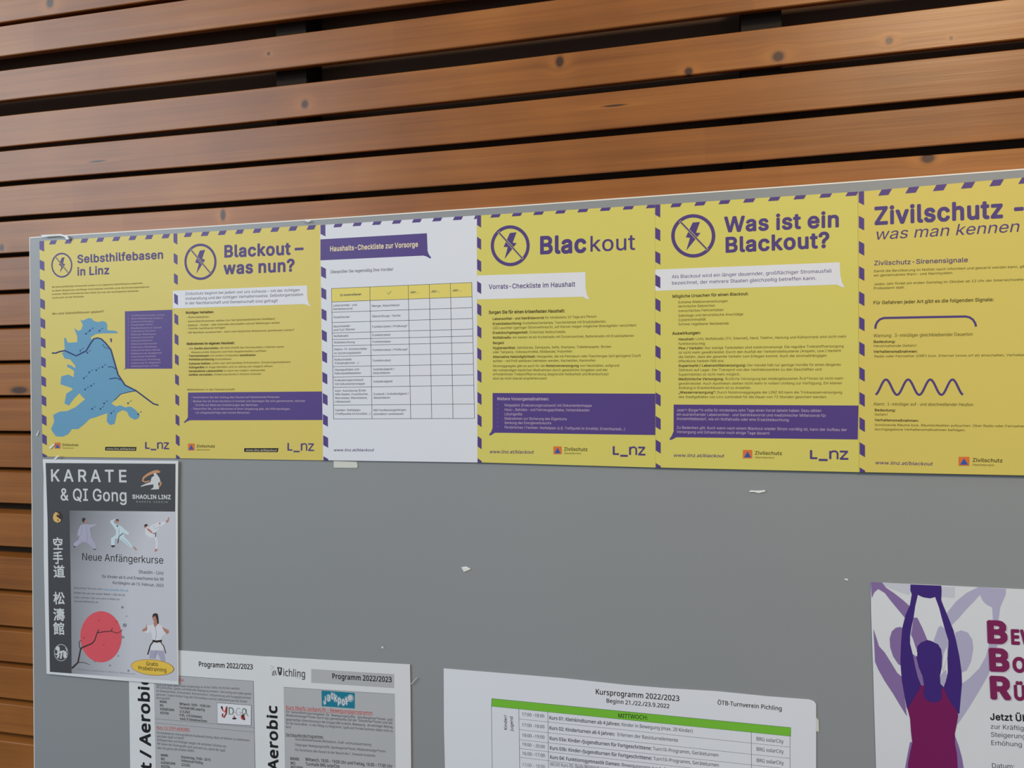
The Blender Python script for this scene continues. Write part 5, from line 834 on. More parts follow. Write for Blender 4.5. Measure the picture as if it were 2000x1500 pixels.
m_gi = mat('pale_lilac_uniform_print', (176, 174, 198), 0.5, 0.3); m_gi2 = mat('pale_blue_uniform_print', (206, 226, 238), 0.5, 0.3); m_gi3 = mat('white_uniform_print', (226, 228, 238), 0.5, 0.3)
m_skin = mat('skin_print', (190, 136, 122), 0.5, 0.3); m_hair = mat('dark_hair_print', (62, 50, 52), 0.5, 0.3); m_fold = mat('uniform_fold_print', (158, 164, 190), 0.5, 0.3)
m_swash = mat('tan_swash_print', (206, 150, 112), 0.5, 0.3); m_silver = mat('silver_lettering_print', (214, 218, 222), 0.5, 0.3); m_gold = mat('gold_print', (226, 184, 112), 0.5, 0.3)
m_badge = mat('yellow_badge_print', (240, 202, 84), 0.5, 0.3); m_faint = mat('faint_grey_print', (140, 144, 158), 0.5, 0.3); m_lblue = mat('light_blue_print', (136, 176, 210), 0.5, 0.3)
YK = -0.0036
kc = [(83.5, 897), (348, 900), (348.5, 1337.5), (91, 1316)]
ko = [(83.5, 897), (200, 898.5), (348, 900), (347, 1000), (347.5, 1200), (348.5, 1337.5), (220, 1328), (91, 1316), (88, 1200), (85.5, 1090), (85, 960), (85.3, 930)]
kw = at(348, 900, 0).x
s = Sheet('karate_course_sheet', kc, YK, m_white2, 'dark grey and silver karate course sheet with a red sun, under the map poster', 'poster', outline=ko)
s.zoom(0, 0, 1)
K1 = lambda x, y: (70+x/6.523, 880+y/6.523)
K2 = lambda x, y: (70+x/6.0, 1090+y/6.0)
s.poly('picture_panel', [K1(430, 762), K1(1778, 778), K2(1640, 100), K2(1655, 1440), K2(420, 1352), K2(415, 600)], m_grad, 1)
s.poly('dark_band', [K1(125, 158), K1(1780, 168), K1(1776, 778), K1(430, 764), K2(415, 600), K2(420, 1352), K2(165, 1333), K2(150, 500), K1(150, 900)], m_dgrey, 1)
s.zoom(70, 880, 6.523)
s.text('title_lettering', 'KARATE', 185, 390, 1172, 402, 150, m_silver, font='I', bold=0.016, sp=0.16)
s.text('title_lettering', '& QI Gong', 312, 632, 1172, 648, 150, m_silver, font='I', bold=0.012)
s.text('club_logo', 'SHAOLIN LINZ', 1230, 612, 1725, 618, 50, m_silver, font='I', bold=0.03)
s.text('club_logo', 'KARATE VEREIN', 1280, 662, 1682, 668, 22, m_mgrey, font='N', sp=0.25)
s.stroke('club_logo', [(1560, 265), (1500, 272), (1430, 305), (1375, 345), (1362, 385), (1395, 402), (1450, 385)], 40, m_swash, 2, 14)
s.stroke('club_logo', [(1560, 265), (1582, 275)], 26, m_swash, 2); s.stroke('club_logo', [(1590, 400), (1592, 430), (1568, 470)], 30, m_swash, 2, 12)
s.poly('club_logo', [(1500, 290), (1530, 285), (1545, 305), (1575, 345), (1590, 390), (1560, 415), (1572, 490), (1520, 495), (1462, 495), (1500, 470), (1500, 430), (1420, 440), (1340, 462), (1345, 448), (1420, 415), (1462, 400), (1475, 345), (1510, 320)], m_silver, 3)
s.disc('yin_yang_symbol', 278, 850, 66, 75, m_hair, 2); s.poly('yin_yang_symbol', [(255, 782), (285, 795), (262, 835), (300, 865), (325, 880), (310, 908), (275, 920), (235, 900), (218, 860), (228, 810)], m_gold, 3)
s.disc('yin_yang_symbol', 290, 812, 9, 9, m_gold, 3, 10); s.disc('yin_yang_symbol', 285, 885, 9, 9, m_hair, 4, 10)
def glyph_at(ch, x, y, w, h, part='brush_characters'):
    s.text(part, ch, x, y, x+w, y+w*0.01, h, m_silver, font='C', bold=0.009)
for ch, yy in (('空', 1250), ('手', 1428)): glyph_at(ch, 218, yy, 138, 150)
s.zoom(70, 1090, 6.0)
for ch, yy in (('道', 215), ('松', 528), ('濤', 720), ('館', 883)): glyph_at(ch, 208, yy, 142, 138)
s.ring('tiger_emblem', 297, 1108, 82, 100, 7, m_mgrey, 2)
s.stroke('tiger_emblem', [(240, 1060), (262, 1052), (272, 1075), (262, 1108), (290, 1100), (330, 1092), (355, 1115), (348, 1150), (362, 1165)], 24, m_silver, 3)
s.stroke('tiger_emblem', [(262, 1100), (268, 1140), (255, 1170)], 22, m_silver, 3); s.stroke('tiger_emblem', [(300, 1100), (300, 1140), (292, 1178)], 20, m_silver, 3); s.stroke('tiger_emblem', [(330, 1110), (332, 1150), (340, 1170)], 18, m_silver, 3)
s.disc('tiger_emblem', 258, 1058, 24, 26, m_silver, 3, 12); s.stroke('tiger_emblem', [(228, 1120), (245, 1130), (262, 1120)], 12, m_silver, 3); s.stroke('tiger_emblem', [(345, 1110), (365, 1080), (350, 1050)], 8, m_silver, 3)
# three figures in stance, printed
s.zoom(70, 880, 6.523)
F = 'printed_figure#1'
s.disc(F, 612, 885, 24, 30, m_hair, 2, 14); s.disc(F, 635, 905, 14, 22, m_skin, 2, 12)
s.poly(F, [(590, 940), (640, 938), (700, 942), (770, 935), (782, 945), (745, 965), (690, 985), (700, 1050), (705, 1100), (760, 1185), (775, 1250), (735, 1255), (690, 1200), (650, 1172), (600, 1165), (560, 1190), (510, 1230), (483, 1220), (485, 1180), (545, 1135), (560, 1085), (530, 1082), (540, 1020), (565, 960)], m_gi, 2)
s.stroke(F, [(640, 960), (660, 1060), (650, 1170)], 5, m_fold, 3); s.stroke(F, [(590, 960), (575, 1080)], 5, m_fold, 3); s.stroke(F, [(545, 1130), (600, 1165)], 5, m_fold, 3)
s.poly(F, [(482, 1212), (505, 1218), (512, 1232), (490, 1232)], m_hair, 3); s.poly(F, [(728, 1250), (765, 1255), (772, 1264), (738, 1262)], m_hair, 3); s.poly(F, [(525, 1082), (555, 1086), (540, 1105)], m_fold, 3)
F = 'printed_figure#2'
s.disc(F, 1035, 892, 24, 28, m_skin, 2, 14); s.poly(F, [(1012, 885), (1030, 868), (1055, 880), (1058, 898), (1035, 890)], m_hair, 3)
s.poly(F, [(955, 890), (1010, 872), (1030, 862), (1045, 872), (985, 900), (1010, 935), (1050, 945), (1095, 965), (1130, 1000), (1195, 1050), (1178, 1075), (1120, 1050), (1130, 1100), (1180, 1150), (1235, 1215), (1215, 1240), (1150, 1190), (1090, 1140), (1060, 1125), (1010, 1130), (1005, 1205), (960, 1205), (960, 1120), (1020, 1075), (1025, 1020), (985, 960), (948, 910)], m_gi2, 2)
s.stroke(F, [(1115, 1050), (1060, 1095), (1050, 1150), (1045, 1180)], 9, m_hair, 3); s.stroke(F, [(1030, 950), (1048, 975), (1045, 950)], 10, m_hair, 3); s.stroke(F, [(1060, 990), (1060, 1080)], 5, m_fold, 3); s.stroke(F, [(1010, 1130), (1080, 1110)], 5, m_fold, 3); s.stroke(F, [(1100, 1120), (1200, 1210)], 4, m_fold, 3)
s.poly(F, [(955, 1210), (1005, 1205), (1008, 1225), (975, 1232)], m_hair, 3); s.poly(F, [(1235, 1220), (1262, 1230), (1292, 1265), (1270, 1268)], m_skin, 3)
F = 'printed_figure#3'
s.disc(F, 1400, 962, 22, 26, m_skin, 2, 14); s.poly(F, [(1382, 955), (1400, 935), (1425, 940), (1428, 952), (1395, 972)], m_hair, 3)
s.poly(F, [(1410, 970), (1450, 980), (1480, 945), (1560, 915), (1650, 900), (1660, 925), (1590, 975), (1530, 1040), (1545, 1110), (1560, 1180), (1550, 1250), (1525, 1252), (1530, 1180), (1515, 1110), (1450, 1105), (1400, 1070), (1390, 1020)], m_gi3, 2)
s.poly(F, [(1410, 985), (1450, 1000), (1490, 1040), (1480, 1055), (1430, 1020)], m_skin, 3); s.stroke(F, [(1495, 1060), (1530, 1045), (1525, 1100)], 12, m_hair, 3)
s.poly(F, [(1655, 900), (1680, 880), (1690, 850), (1700, 855), (1695, 895), (1670, 922)], m_skin, 3); s.poly(F, [(1520, 1255), (1550, 1250), (1548, 1275), (1512, 1292), (1515, 1280)], m_skin, 3); s.disc(F, 1580, 928, 12, 12, m_skin, 3, 10)
s.stroke(F, [(1500, 950), (1520, 1000), (1590, 960)], 4, m_fold, 3)
s.text('course_lettering', 'Neue Anfängerkurse', 585, 1395, 1630, 1442, 92, m_black_t, font='I')
s.zoom(70, 1090, 6.0)
s.text('course_lettering', 'Shaolin - Linz', 1205, 178, 1500, 194, 38, m_greyt, font='N', bold=0.012)
s.text('course_lettering', 'für Kinder ab 6 und Erwachsene bis 99', 775, 230, 1500, 266, 34, m_greyt, font='N', bold=0.012)
s.text('course_lettering', 'Kursbeginn ab 13. Februar, 2023', 900, 302, 1500, 338, 33, m_greyt, font='N', bold=0.012)
s.text('course_lettering', 'Besuchen Sie uns auf', 446, 358, 775, 372, 22, m_greyt, font='N'); s.text('course_lettering', 'www.shaolin-linz.at', 785, 376, 1085, 392, 22, m_lblue, font='N', bold=0.03)
s.text('course_lettering', 'Rufen Sie uns an unter 0664 / 100 44 54', 446, 415, 1045, 445, 22, m_greyt, font='N', bold=0.005)
s.text('course_lettering', 'oder senden Sie uns eine E-Mail an', 446, 468, 985, 495, 22, m_greyt, font='N'); s.text('course_lettering', 'shaolin@liwest.at', 446, 515, 732, 527, 22, m_greyt, font='N')
s.text('course_lettering', 'Shaolin-Linz, Hauptstraße 12, 4020 Linz, Oberösterreich', 490, 1310, 1165, 1366, 17, m_faint, font='N')
s.disc('red_sun', 765, 922, 243, 300, m_sun, 2, 48)
B_ = 'plum_branch'
s.stroke(B_, [(425, 1290), (495, 1222), (525, 1070)], 22, m_hair, 3, 15); s.stroke(B_, [(525, 1070), (540, 1050), (660, 1000), (690, 965), (722, 870), (740, 835)], 19, m_hair, 3, 8)
s.stroke(B_, [(722, 876), (800, 862), (885, 855), (950, 880), (1000, 858), (1012, 835)], 11, m_hair, 3, 6); s.stroke(B_, [(885, 855), (898, 815)], 9, m_hair, 3, 6); s.stroke(B_, [(520, 1060), (508, 1010), (512, 975), (535, 962)], 9, m_hair, 3, 6)
s.stroke(B_, [(490, 1222), (560, 1222), (600, 1235), (635, 1250)], 9, m_hair, 3, 4)
random.seed(8)
for x, y, r in [(1042, 785, 26), (1020, 925, 18), (565, 935, 14), (740, 730, 12), (950, 742, 12), (690, 1210, 12), (868, 1258, 12), (1086, 1318, 14), (1015, 575, 16), (966, 1145, 10), (795, 1015, 10), (1062, 680, 8)]:
    mm = m_faint if (x-765)**2/243**2+(y-922)**2/300**2 > 1 else mat('deep_coral_print', (196, 78, 90), 0.5, 0.3)
    for a in range(5): s.disc(B_, x+r*.55*math.cos(a*1.257), y+r*.5*math.sin(a*1.257), r*.42, r*.42, mm, 4, 8)
# woman in uniform, fists raised
G = 'printed_figure#4'
s.poly(G, [(1365, 690), (1375, 655), (1405, 643), (1430, 655), (1438, 700), (1442, 760), (1428, 775), (1418, 720), (1400, 672), (1378, 690)], m_hair, 4)
s.disc(G, 1398, 700, 30, 42, m_skin, 3, 18); s.poly(G, [(1385, 735), (1418, 735), (1425, 775), (1400, 815), (1380, 775)], m_skin, 3)
s.poly(G, [(1380, 770), (1345, 790), (1300, 785), (1275, 830), (1255, 862), (1300, 880), (1335, 875), (1345, 850), (1368, 925), (1365, 985), (1345, 1030), (1340, 1078), (1500, 1085), (1490, 1030), (1462, 985), (1475, 925), (1530, 880), (1555, 850), (1520, 815), (1478, 795), (1428, 772), (1400, 812)], m_gi3, 2)
s.poly(G, [(1342, 1078), (1500, 1084), (1522, 1215), (1470, 1205), (1425, 1110), (1400, 1180), (1330, 1175)], m_gi, 2)
s.stroke(G, [(1368, 968), (1415, 978), (1478, 968)], 26, m_hair, 3); s.stroke(G, [(1375, 980), (1345, 1020), (1312, 1130)], 14, m_hair, 4); s.stroke(G, [(1460, 980), (1500, 1030), (1525, 1115)], 9, m_hair, 4)
s.stroke(G, [(1400, 815), (1415, 880), (1400, 960)], 5, m_fold, 3); s.stroke(G, [(1410, 1085), (1390, 1170)], 10, m_fold, 3)
s.poly(G, [(1250, 835), (1290, 812), (1298, 775), (1308, 820), (1300, 850), (1262, 862), (1248, 852)], m_skin, 3); s.poly(G, [(1480, 800), (1520, 825), (1558, 845), (1560, 875), (1535, 890), (1500, 850)], m_skin, 3)
s.disc('badge', 1370, 1280, 252, 92, mat('brown_outline_print', (168, 116, 60), 0.5, 0.3), 5, 44, 0.09); s.disc('badge', 1370, 1280, 246, 87, m_badge, 6, 44, 0.09)
s.text('badge', 'Gratis', 1296, 1256, 1437, 1264, 44, m_black_t, font='N', bold=0.006, lay=7); s.text('badge', 'Probetraining', 1203, 1306, 1536, 1332, 44, m_black_t, font='N', bold=0.006, lay=7)
s.done(); KS = s

# ---------------------------------------------------------------- two aerobics programme sheets
def px_lerp(a, b, t): return (a[0]+(b[0]-a[0])*t, a[1]+(b[1]-a[1])*t)
Y1 = lambda x, y: (240+x/6.521, 1270+y/6.521)
Y2 = lambda x, y: (510+x/6.25, 1270+y/6.25)
# left sheet: top hidden behind the karate sheet
yl = [(251, 1263), (537, 1283.5), (541, 1716), (257, 1690)]
s = Sheet('programme_sheet', yl, -0.0012, m_white2, 'course programme sheet with the small yoga picture, partly under the karate sheet', 'notice')
s.zoom(240, 1270, 6.521)
s.poly('grey_panel', [(395, 305), (1663, 392), (1700, 2300), (428, 2150)], m_mgrey, 1)
s.stroke('grey_panel', [(395, 305), (1663, 392), (1700, 2300)], 5, m_line, 2); s.stroke('grey_panel', [(410, 872), (1200, 940), (1675, 985)], 3, m_line, 2); s.stroke('grey_panel', [(412, 925), (1672, 1042)], 3, m_line, 2)
s.text('headline_lettering', 'Programm 2022/2023', 965, 205, 1660, 243, 62, m_black_t, font='N', bold=0.018)
s.text('side_lettering', 'Step / Fit / Aerobic', 385, 2450, 330, 330, 132, m_black_t, font='N', bold=0.03)
s.text('headline_lettering', 'Kurs 12: KINDERYOGA', 430, 372, 778, 398, 34, m_red, font='N', bold=0.01)
TX = m_line
s.lines('body_lettering', [('Spiel und Spaß stehen beim Kinderyoga an erster Stelle. Die Kinder werden', 425, 455, 1490, 502), ('mit Geschichten, Spielen und fließender Bewegung motiviert. Gleichzeitig wird dabei gezielt', 425, 485, 1640, 570), ('die Beweglichkeit, Achtsamkeit, Konzentration, Entspannung und Ausgeglichenheit', 425, 528, 1632, 622), ('gefördert. Zudem fördert Yoga den Stressabbau und das Selbstvertrauen der Kinder', 425, 574, 1588, 668), ('wird gestärkt', 425, 618, 600, 630)], 28, TX, font='N')
s.lines('body_lettering', [('WANN:', 470, 668, 565, 674), ('WO:', 472, 715, 522, 719), ('KURSBEGINN:', 475, 762, 660, 776), ('KOSTEN:', 478, 810, 590, 820), ('Mittwoch, 18:05 – 19:00 Uhr', 722, 695, 1118, 730), ('Turnhalle BRG solarCity', 722, 742, 1048, 776), ('21.9.2022', 724, 793, 858, 804), ('€ 85,- (10 Einheiten)', 724, 838, 1010, 864), ('mind. 8 TeilnehmerInnen', 728, 885, 1075, 918)], 30, m_black_t, font='N', bold=0.016)
s.poly('yoga_picture', [(1200, 665), (1640, 700), (1638, 962), (1202, 935)], m_line, 2); s.poly('yoga_picture', [(1204, 670), (1634, 704), (1632, 956), (1206, 930)], m_whitep, 3)
s.stroke('yoga_picture', [(1262, 715), (1275, 765), (1300, 790), (1325, 715)], 16, m_red, 4); s.stroke('yoga_picture', [(1325, 715), (1320, 800), (1290, 855), (1270, 840), (1275, 805)], 20, mat('dark_red_print', (150, 60, 66), 0.5, 0.3), 4); s.stroke('yoga_picture', [(1258, 712), (1268, 745)], 20, m_black_t, 5)
m_gr2 = mat('grey_green_print', (104, 136, 118), 0.5, 0.3)
s.stroke('yoga_picture', [(1355, 735), (1358, 815), (1400, 810), (1412, 770), (1395, 735), (1350, 728)], 15, m_gr2, 4); s.stroke('yoga_picture', [(1500, 745), (1470, 735), (1442, 770), (1455, 820), (1500, 825), (1510, 790), (1480, 785)], 9, m_fold, 4)
s.ring('yoga_picture', 1545, 780, 26, 45, 9, m_gr2, 4, 20); s.stroke('yoga_picture', [(1572, 745), (1580, 815), (1600, 838)], 9, m_gr2, 4)
s.disc('yoga_picture', 1422, 868, 28, 12, m_black_t, 4, 14); s.disc('yoga_picture', 1420, 845, 12, 16, m_skin, 4, 12); s.disc('yoga_picture', 1530, 850, 26, 34, m_red, 4, 16); s.disc('yoga_picture', 1530, 838, 16, 20, m_hair, 5, 12); s.disc('yoga_picture', 1548, 875, 12, 14, m_black_t, 5, 12); s.stroke('yoga_picture', [(1405, 800), (1420, 790), (1440, 800)], 6, m_skin, 4)
s.text('headline_lettering', 'Kurs 13: STEP-AEROBIC', 430, 998, 855, 1028, 34, m_red, font='N', bold=0.01); s.stroke('headline_lettering', [(430, 1008), (855, 1036)], 4, m_red, 2)
s.lines('body_lettering', [('Ein kombiniertes choreografiertes Ausdauertraining, ideal um Kalorien zu verbrennen', 432, 1062, 1615, 1162), ('und dabei Spaß zu haben!', 432, 1108, 780, 1134), ('Anfängerinnen und Anfänger steigen mit einfachen Schritten ein.', 434, 1152, 1325, 1240), ('Wir bauen die Choreografie nach und nach aus, damit der Spaß', 436, 1200, 1305, 1292), ('über die ganze Zeit erhalten bleibt!', 438, 1255, 912, 1296)], 30, TX, font='N')
s.lines('body_lettering', [('WANN:', 484, 1350, 582, 1356), ('WO:', 486, 1398, 540, 1402), ('KURSBEGINN:', 486, 1446, 675, 1460), ('KOSTEN:', 488, 1494, 605, 1504), ('Donnerstag, 19:00 – 20:15', 742, 1372, 1120, 1412), ('Volksschule Pichling', 745, 1418, 1022, 1450), ('22.9.2022', 748, 1470, 860, 1482)], 31, m_black_t, font='N', bold=0.016)
s.done()
# right sheet, on top of the left one
yr = [(521, 1282), (800.5, 1297.5), (806, 1745), (527, 1716)]
s = Sheet('programme_sheet', yr, -0.0019, m_white2, 'course programme sheet with a teal logo, right of the yoga programme', 'notice', outline=[(521, 1282), (660, 1290), (800.5, 1297.5), (801.5, 1340), (803, 1500), (806, 1745), (527, 1716)])
s.zoom(510, 1270, 6.25)
s.poly('grey_panel#2', [(612, 228), (1624, 292), (1624, 462), (612, 396)], m_mgrey, 1)
s.poly('grey_panel', [(275, 450), (1632, 535), (1655, 2600), (310, 2500)], m_mgrey, 1)
s.stroke('grey_panel', [(275, 450), (1632, 535)], 3, m_line, 2)
s.text('headline_lettering', 'Programm 2022/2023', 866, 345, 1600, 390, 62, m_black_t, font='N', bold=0.022)
s.text('headline_lettering', 'ichling', 268, 312, 545, 332, 86, m_dgrey, font='N', bold=0.012); s.poly('headline_lettering', [(195, 203), (258, 212), (248, 300), (222, 308), (210, 270)], m_dgrey, 2); s.poly('headline_lettering', [(218, 220), (240, 224), (234, 260), (224, 262)], m_white2, 3)
s.stroke('headline_lettering', [(112, 200), (120, 190), (160, 196), (118, 240)], 6, m_mgrey, 2); s.stroke('headline_lettering', [(140, 310), (150, 258), (170, 250), (185, 305)], 9, m_dgrey, 2); s.stroke('headline_lettering', [(130, 300), (135, 262), (165, 240), (200, 262), (205, 300)], 5, m_mgrey, 2); s.stroke('headline_lettering', [(158, 312), (164, 270)], 6, m_dgrey, 2); s.text('headline_lettering', 'Turnverein', 425, 340, 490, 345, 10, m_mgrey, font='N')
s.text('side_lettering', 'Aerobic', 210, 1470, 192, 672, 118, m_black_t, font='N', bold=0.03)
LG = 'teal_logo'
s.poly(LG, [(738, 490), (1144, 520), (1144, 712), (742, 682)], m_teal, 2)
for ch, x, y, wv in (('J', 762, 652, 42), ('a', 806, 612, 50), ('c', 852, 588, 42), ('k', 890, 618, 48), ('p', 936, 646, 50), ('o', 984, 664, 50), ('t', 1028, 654, 34)):
    s.text(LG, ch, x, y, x+wv, y+3, 84, m_silver, bold=0.085, lay=3); s.text(LG, ch, x, y, x+wv, y+3, 84, m_teal, bold=0.050, lay=4); s.text(LG, ch, x+2, y, x+wv-2, y+3, 84, m_whitep, bold=0.015, lay=5)
s.disc(LG, 1090, 585, 40, 46, m_silver, 3, 24); s.disc(LG, 1090, 585, 34, 39, m_teal, 4, 24); s.disc(LG, 1090, 583, 28, 32, m_silver, 5, 24); s.disc(LG, 1092, 588, 10, 12, m_mgrey, 6, 12); s.stroke(LG, [(1062, 615), (1040, 640)], 14, m_silver, 3)
s.text('headline_lettering', 'Kurs 06a/b: Jackpot.fit – Bewegungsprogramm', 302, 716, 1362, 786, 42, m_red, font='N', bold=0.008); s.stroke('headline_lettering', [(302, 724), (1362, 796)], 4, m_red, 2)
s.lines('body_lettering', [('Ein  Gesundheitssportangebot  für  Bewegungsmuffel,  Sportbeginner*innen  und', 303, 762, 1605, 862), ('Wiedereinsteiger*innen durch das gemeinsame Ziel der Teilnehmer*innen und die', 303, 806, 1605, 902), ('gegenseitige Unterstützung in der Gruppe fällt es leicht, Bewegung - als wichtigen Beitrag', 303, 856, 1608, 950), ('für die Gesundheit - in den Alltag zu integrieren. Spaß und Freude kommen dabei nicht zu', 303, 902, 1610, 1000), ('kurz!', 303, 948, 368, 952)], 30, TX, font='N', bold=0.004)
s.text('body_lettering', 'Die Eckpunkte des Programmes:', 303, 1045, 762, 1074, 32, m_black_t, font='N', bold=0.012); s.stroke('body_lettering', [(303, 1051), (762, 1080)], 3, m_black_t, 2)
s.lines('body_lettering', [('Gesundheitswirksames Motivations-, Kraft- und Ausdauertraining', 415, 1098, 1348, 1168), ('Zielgruppe: Bewegungsmuffel, Sportbeginner*innen, Wiedereinsteiger*innen', 415, 1165, 1522, 1248), ('Für Versicherte aller Kassen ist der Besuch des 1. Semester kostenlos', 415, 1228, 1398, 1302)], 30, TX, font='N', bold=0.004)
s.lines('body_lettering', [('WANN:', 355, 1340, 472, 1348), ('WO:', 360, 1396, 425, 1400), ('BEGINN:', 362, 1448, 520, 1456), ('Mittwoch, 18:00 – 19:00 Uhr und Freitag, 16:00 – 17:00 Uhr', 542, 1348, 1606, 1435), ('Turnhalle BRG solarCity', 545, 1405, 960, 1436)], 38, m_black_t, font='N', bold=0.014)
s.done()

# ---------------------------------------------------------------- course timetable (landscape sheet)
gc = [(866.5, 1305.5), (1593, 1369), (1596, 1800), (872, 1720)]
go = [(866.5, 1305.5), (960, 1313), (1100, 1324.5), (1220, 1337.5), (1300, 1344), (1400, 1350), (1500, 1360), (1580, 1366), (1590, 1369.5), (1594, 1375), (1594, 1500), (1596, 1800), (872, 1720), (869, 1500), (867, 1420)]
s = Sheet('timetable_sheet', gc, -0.0012, m_white, 'white course timetable sheet with a green header bar at the bottom of the board', 'notice', outline=go)
s.zoom(850, 1290, 5.128)
D2 = 5.128/5.0
def g2(x, y): return ((x/5.0+370)*5.128, y/5.0*5.128)      # second crop's pixels in the first crop's
s.poly('timetable', [(567, 380), g2(1625, 655), g2(1623, 740), (565, 458)], m_green, 1)
topL, topR = (567, 380), g2(1625, 655)
s.stroke('timetable', [topL, topR, g2(1615, 740), g2(1618, 2600)], 3, m_line, 2); s.stroke('timetable', [topL, (563, 458), (575, 1400), (580, 2100)], 3, m_line, 2); s.stroke('timetable', [(563, 458), g2(1623, 740)], 2, m_line, 2)
s.stroke('timetable', [(838, 484), (848, 1200), (850, 2100)], 3, m_line, 2); s.stroke('timetable', [(1128, 512), (1136, 1200), (1140, 2100)], 3, m_line, 2); s.stroke('timetable', [g2(1236, 695), g2(1240, 1300), g2(1240, 2400)], 3, m_line, 2)
for ya, xb, yb in ((585, 1610, 845), (692, 1612, 955), (792, 1614, 1060), (880, 1615, 1160), (968, 1616, 1262), (1090, 1617, 1370)): s.stroke('timetable', [(842, ya), g2(xb, yb)], 2.5, m_line, 2)
s.text('headline_lettering', 'Kursprogramm 2022/2023', 1604, 336, *g2(538, 397), 52, m_black_t, font='N', bold=0.014)
s.text('headline_lettering', 'Beginn 21./22./23.9.2022', 1712, 420, *g2(440, 466), 40, m_black_t, font='N', bold=0.012)
s.text('headline_lettering', 'ÖTB-Turnverein Pichling', *g2(905, 428), *g2(1538, 490), 42, m_black_t, font='N', bold=0.010)
s.text('headline_lettering', 'MITTWOCH:', 1830, 570, *g2(228, 578), 40, m_black_t, font='N', bold=0.006)
for k, (t_, ya, yb) in enumerate([('17:00 –18:00', 552, 572), ('17:00 –18:00', 658, 680), ('18:00 –19:00', 762, 784), ('19:00 – 20:00', 852, 880), ('16:00 –17:00', 944, 968), ('17:00 – 18:00', 1058, 1078)]):
    s.text('timetable', t_, 866+k, ya, 1094+k*1.5, yb, 32, m_greyt if k < 5 else m_faint, font='N')
R_ = [('^Kurs 01: Kleinkindturnen ab 4 Jahren:^ Kinder in Bewegung (max. 20 Kinder)', 1142, 588, g2(665, 705)), ('^Kurs 02: Kinderturnen ab 6 Jahren:^  Erlernen der Basisturnelemente', 1142, 690, g2(523, 795)), ('^Kurs 03a: Kinder-/Jugendturnen für Fortgeschrittene:^ Turn10–Programm, Geräteturnen', 1144, 793, g2(918, 940)), ('^Kurs 03b: Kinder-/Jugendturnen für Fortgeschrittene:^ Turn10–Programm, Geräteturnen', 1146, 890, g2(922, 1038)), ('^Kurs 04: Funktionsgymnastik Damen:^ Bewegungsmix zur Aufrechterhaltung der Fitness', 1148, 982, g2(900, 1132))]
for t_, x, y, e in R_: s.text('timetable', t_, x, y, *e, 34, m_greyt, font='N', b2=0.016, bold=0.0)
s.text('timetable', 'NEU!!! Kurs 05: Body-Workout', 1150, 1052, 1640, 1096, 34, m_faint, font='N', bold=0.012)
for k, y in enumerate((780, 880, 990, 1085)): s.text('timetable', 'BRG solarCity', *g2(1284+k, y), *g2(1552+k, y+28), 36, m_greyt, font='N')
s.text('timetable', 'Kinder/', 720, 698, 716, 545, 28, m_black_t, font='N', bold=0.008); s.text('timetable', 'Jugend', 780, 705, 776, 560, 28, m_black_t, font='N', bold=0.008)
s.done()

# ---------------------------------------------------------------- fitness poster at the right edge
bc = [(1700.5, 1137), (2290, 1164.5), (2300, 1850), (1716, 1740)]
s = Sheet('fitness_poster', bc, -0.0012, mat('poster_white_gloss', (224, 228, 238), 0.4, 0.35, bump=0.1), 'white fitness poster with a purple woman raising a ball, cut off at right', 'poster', outline=[(1700.5, 1137), (1850, 1143.8), (2290, 1164.5), (2300, 1850), (1716, 1740), (1711, 1500), (1705, 1300), (1701.5, 1200)])
s.zoom(1690, 1120, 3.948)
m_lv = mat('mid_violet_print', (138, 114, 172), 0.45, 0.3); m_pl = mat('pale_violet_print', (182, 180, 214), 0.45, 0.3); m_dv = mat('dark_violet_print', (66, 42, 128), 0.4, 0.35); m_mg = mat('magenta_print', (122, 30, 96), 0.4, 0.35)
m_cloud = mat('pale_cloud_print', (206, 210, 226), 0.45, 0.3)
A = 'pale_figure'
s.poly(A, [(870, 105), (1085, 118), (1082, 165), (1060, 215), (1040, 262), (1030, 340), (1025, 365), (985, 362), (978, 262), (935, 240), (905, 210), (885, 165), (840, 215), (790, 265), (720, 345), (665, 400), (640, 445), (610, 560), (525, 560), (530, 520), (580, 400), (640, 290), (700, 215), (780, 150)], m_pl, 1)
s.poly(A, [(695, 455), (740, 438), (790, 455), (825, 510), (833, 580), (815, 680), (780, 750), (745, 762), (700, 700), (690, 560)], m_pl, 1)
s.poly(A, [(955, 545), (1020, 545), (1000, 640), (950, 780), (870, 920), (790, 1050), (735, 1130), (715, 1160), (600, 1160), (600, 860), (745, 850), (800, 810), (880, 730), (930, 640)], m_pl, 1)
s.poly(A, [(140, 70), (345, 82), (345, 160), (330, 165), (200, 120), (150, 95)], m_cloud, 1); s.poly(A, [(580, 100), (690, 104), (690, 190), (590, 180)], m_cloud, 1)
A = 'mid_violet_figure'
s.poly(A, [(42, 66), (130, 70), (160, 110), (220, 150), (290, 205), (345, 255), (400, 340), (440, 420), (480, 515), (540, 640), (540, 870), (440, 870), (390, 620), (380, 560), (340, 380), (300, 335), (250, 275), (200, 215), (150, 150), (100, 120), (70, 145), (50, 190), (46, 130)], m_lv, 2)
s.poly(A, [(188, 500), (205, 445), (235, 418), (270, 412), (300, 430), (300, 720), (255, 700), (215, 640), (192, 570)], m_lv, 2)
s.poly(A, [(62, 430), (80, 480), (105, 560), (150, 610), (200, 690), (245, 765), (285, 800), (320, 1100), (270, 1020), (210, 920), (150, 830), (100, 740), (75, 680), (70, 560)], m_lv, 2)
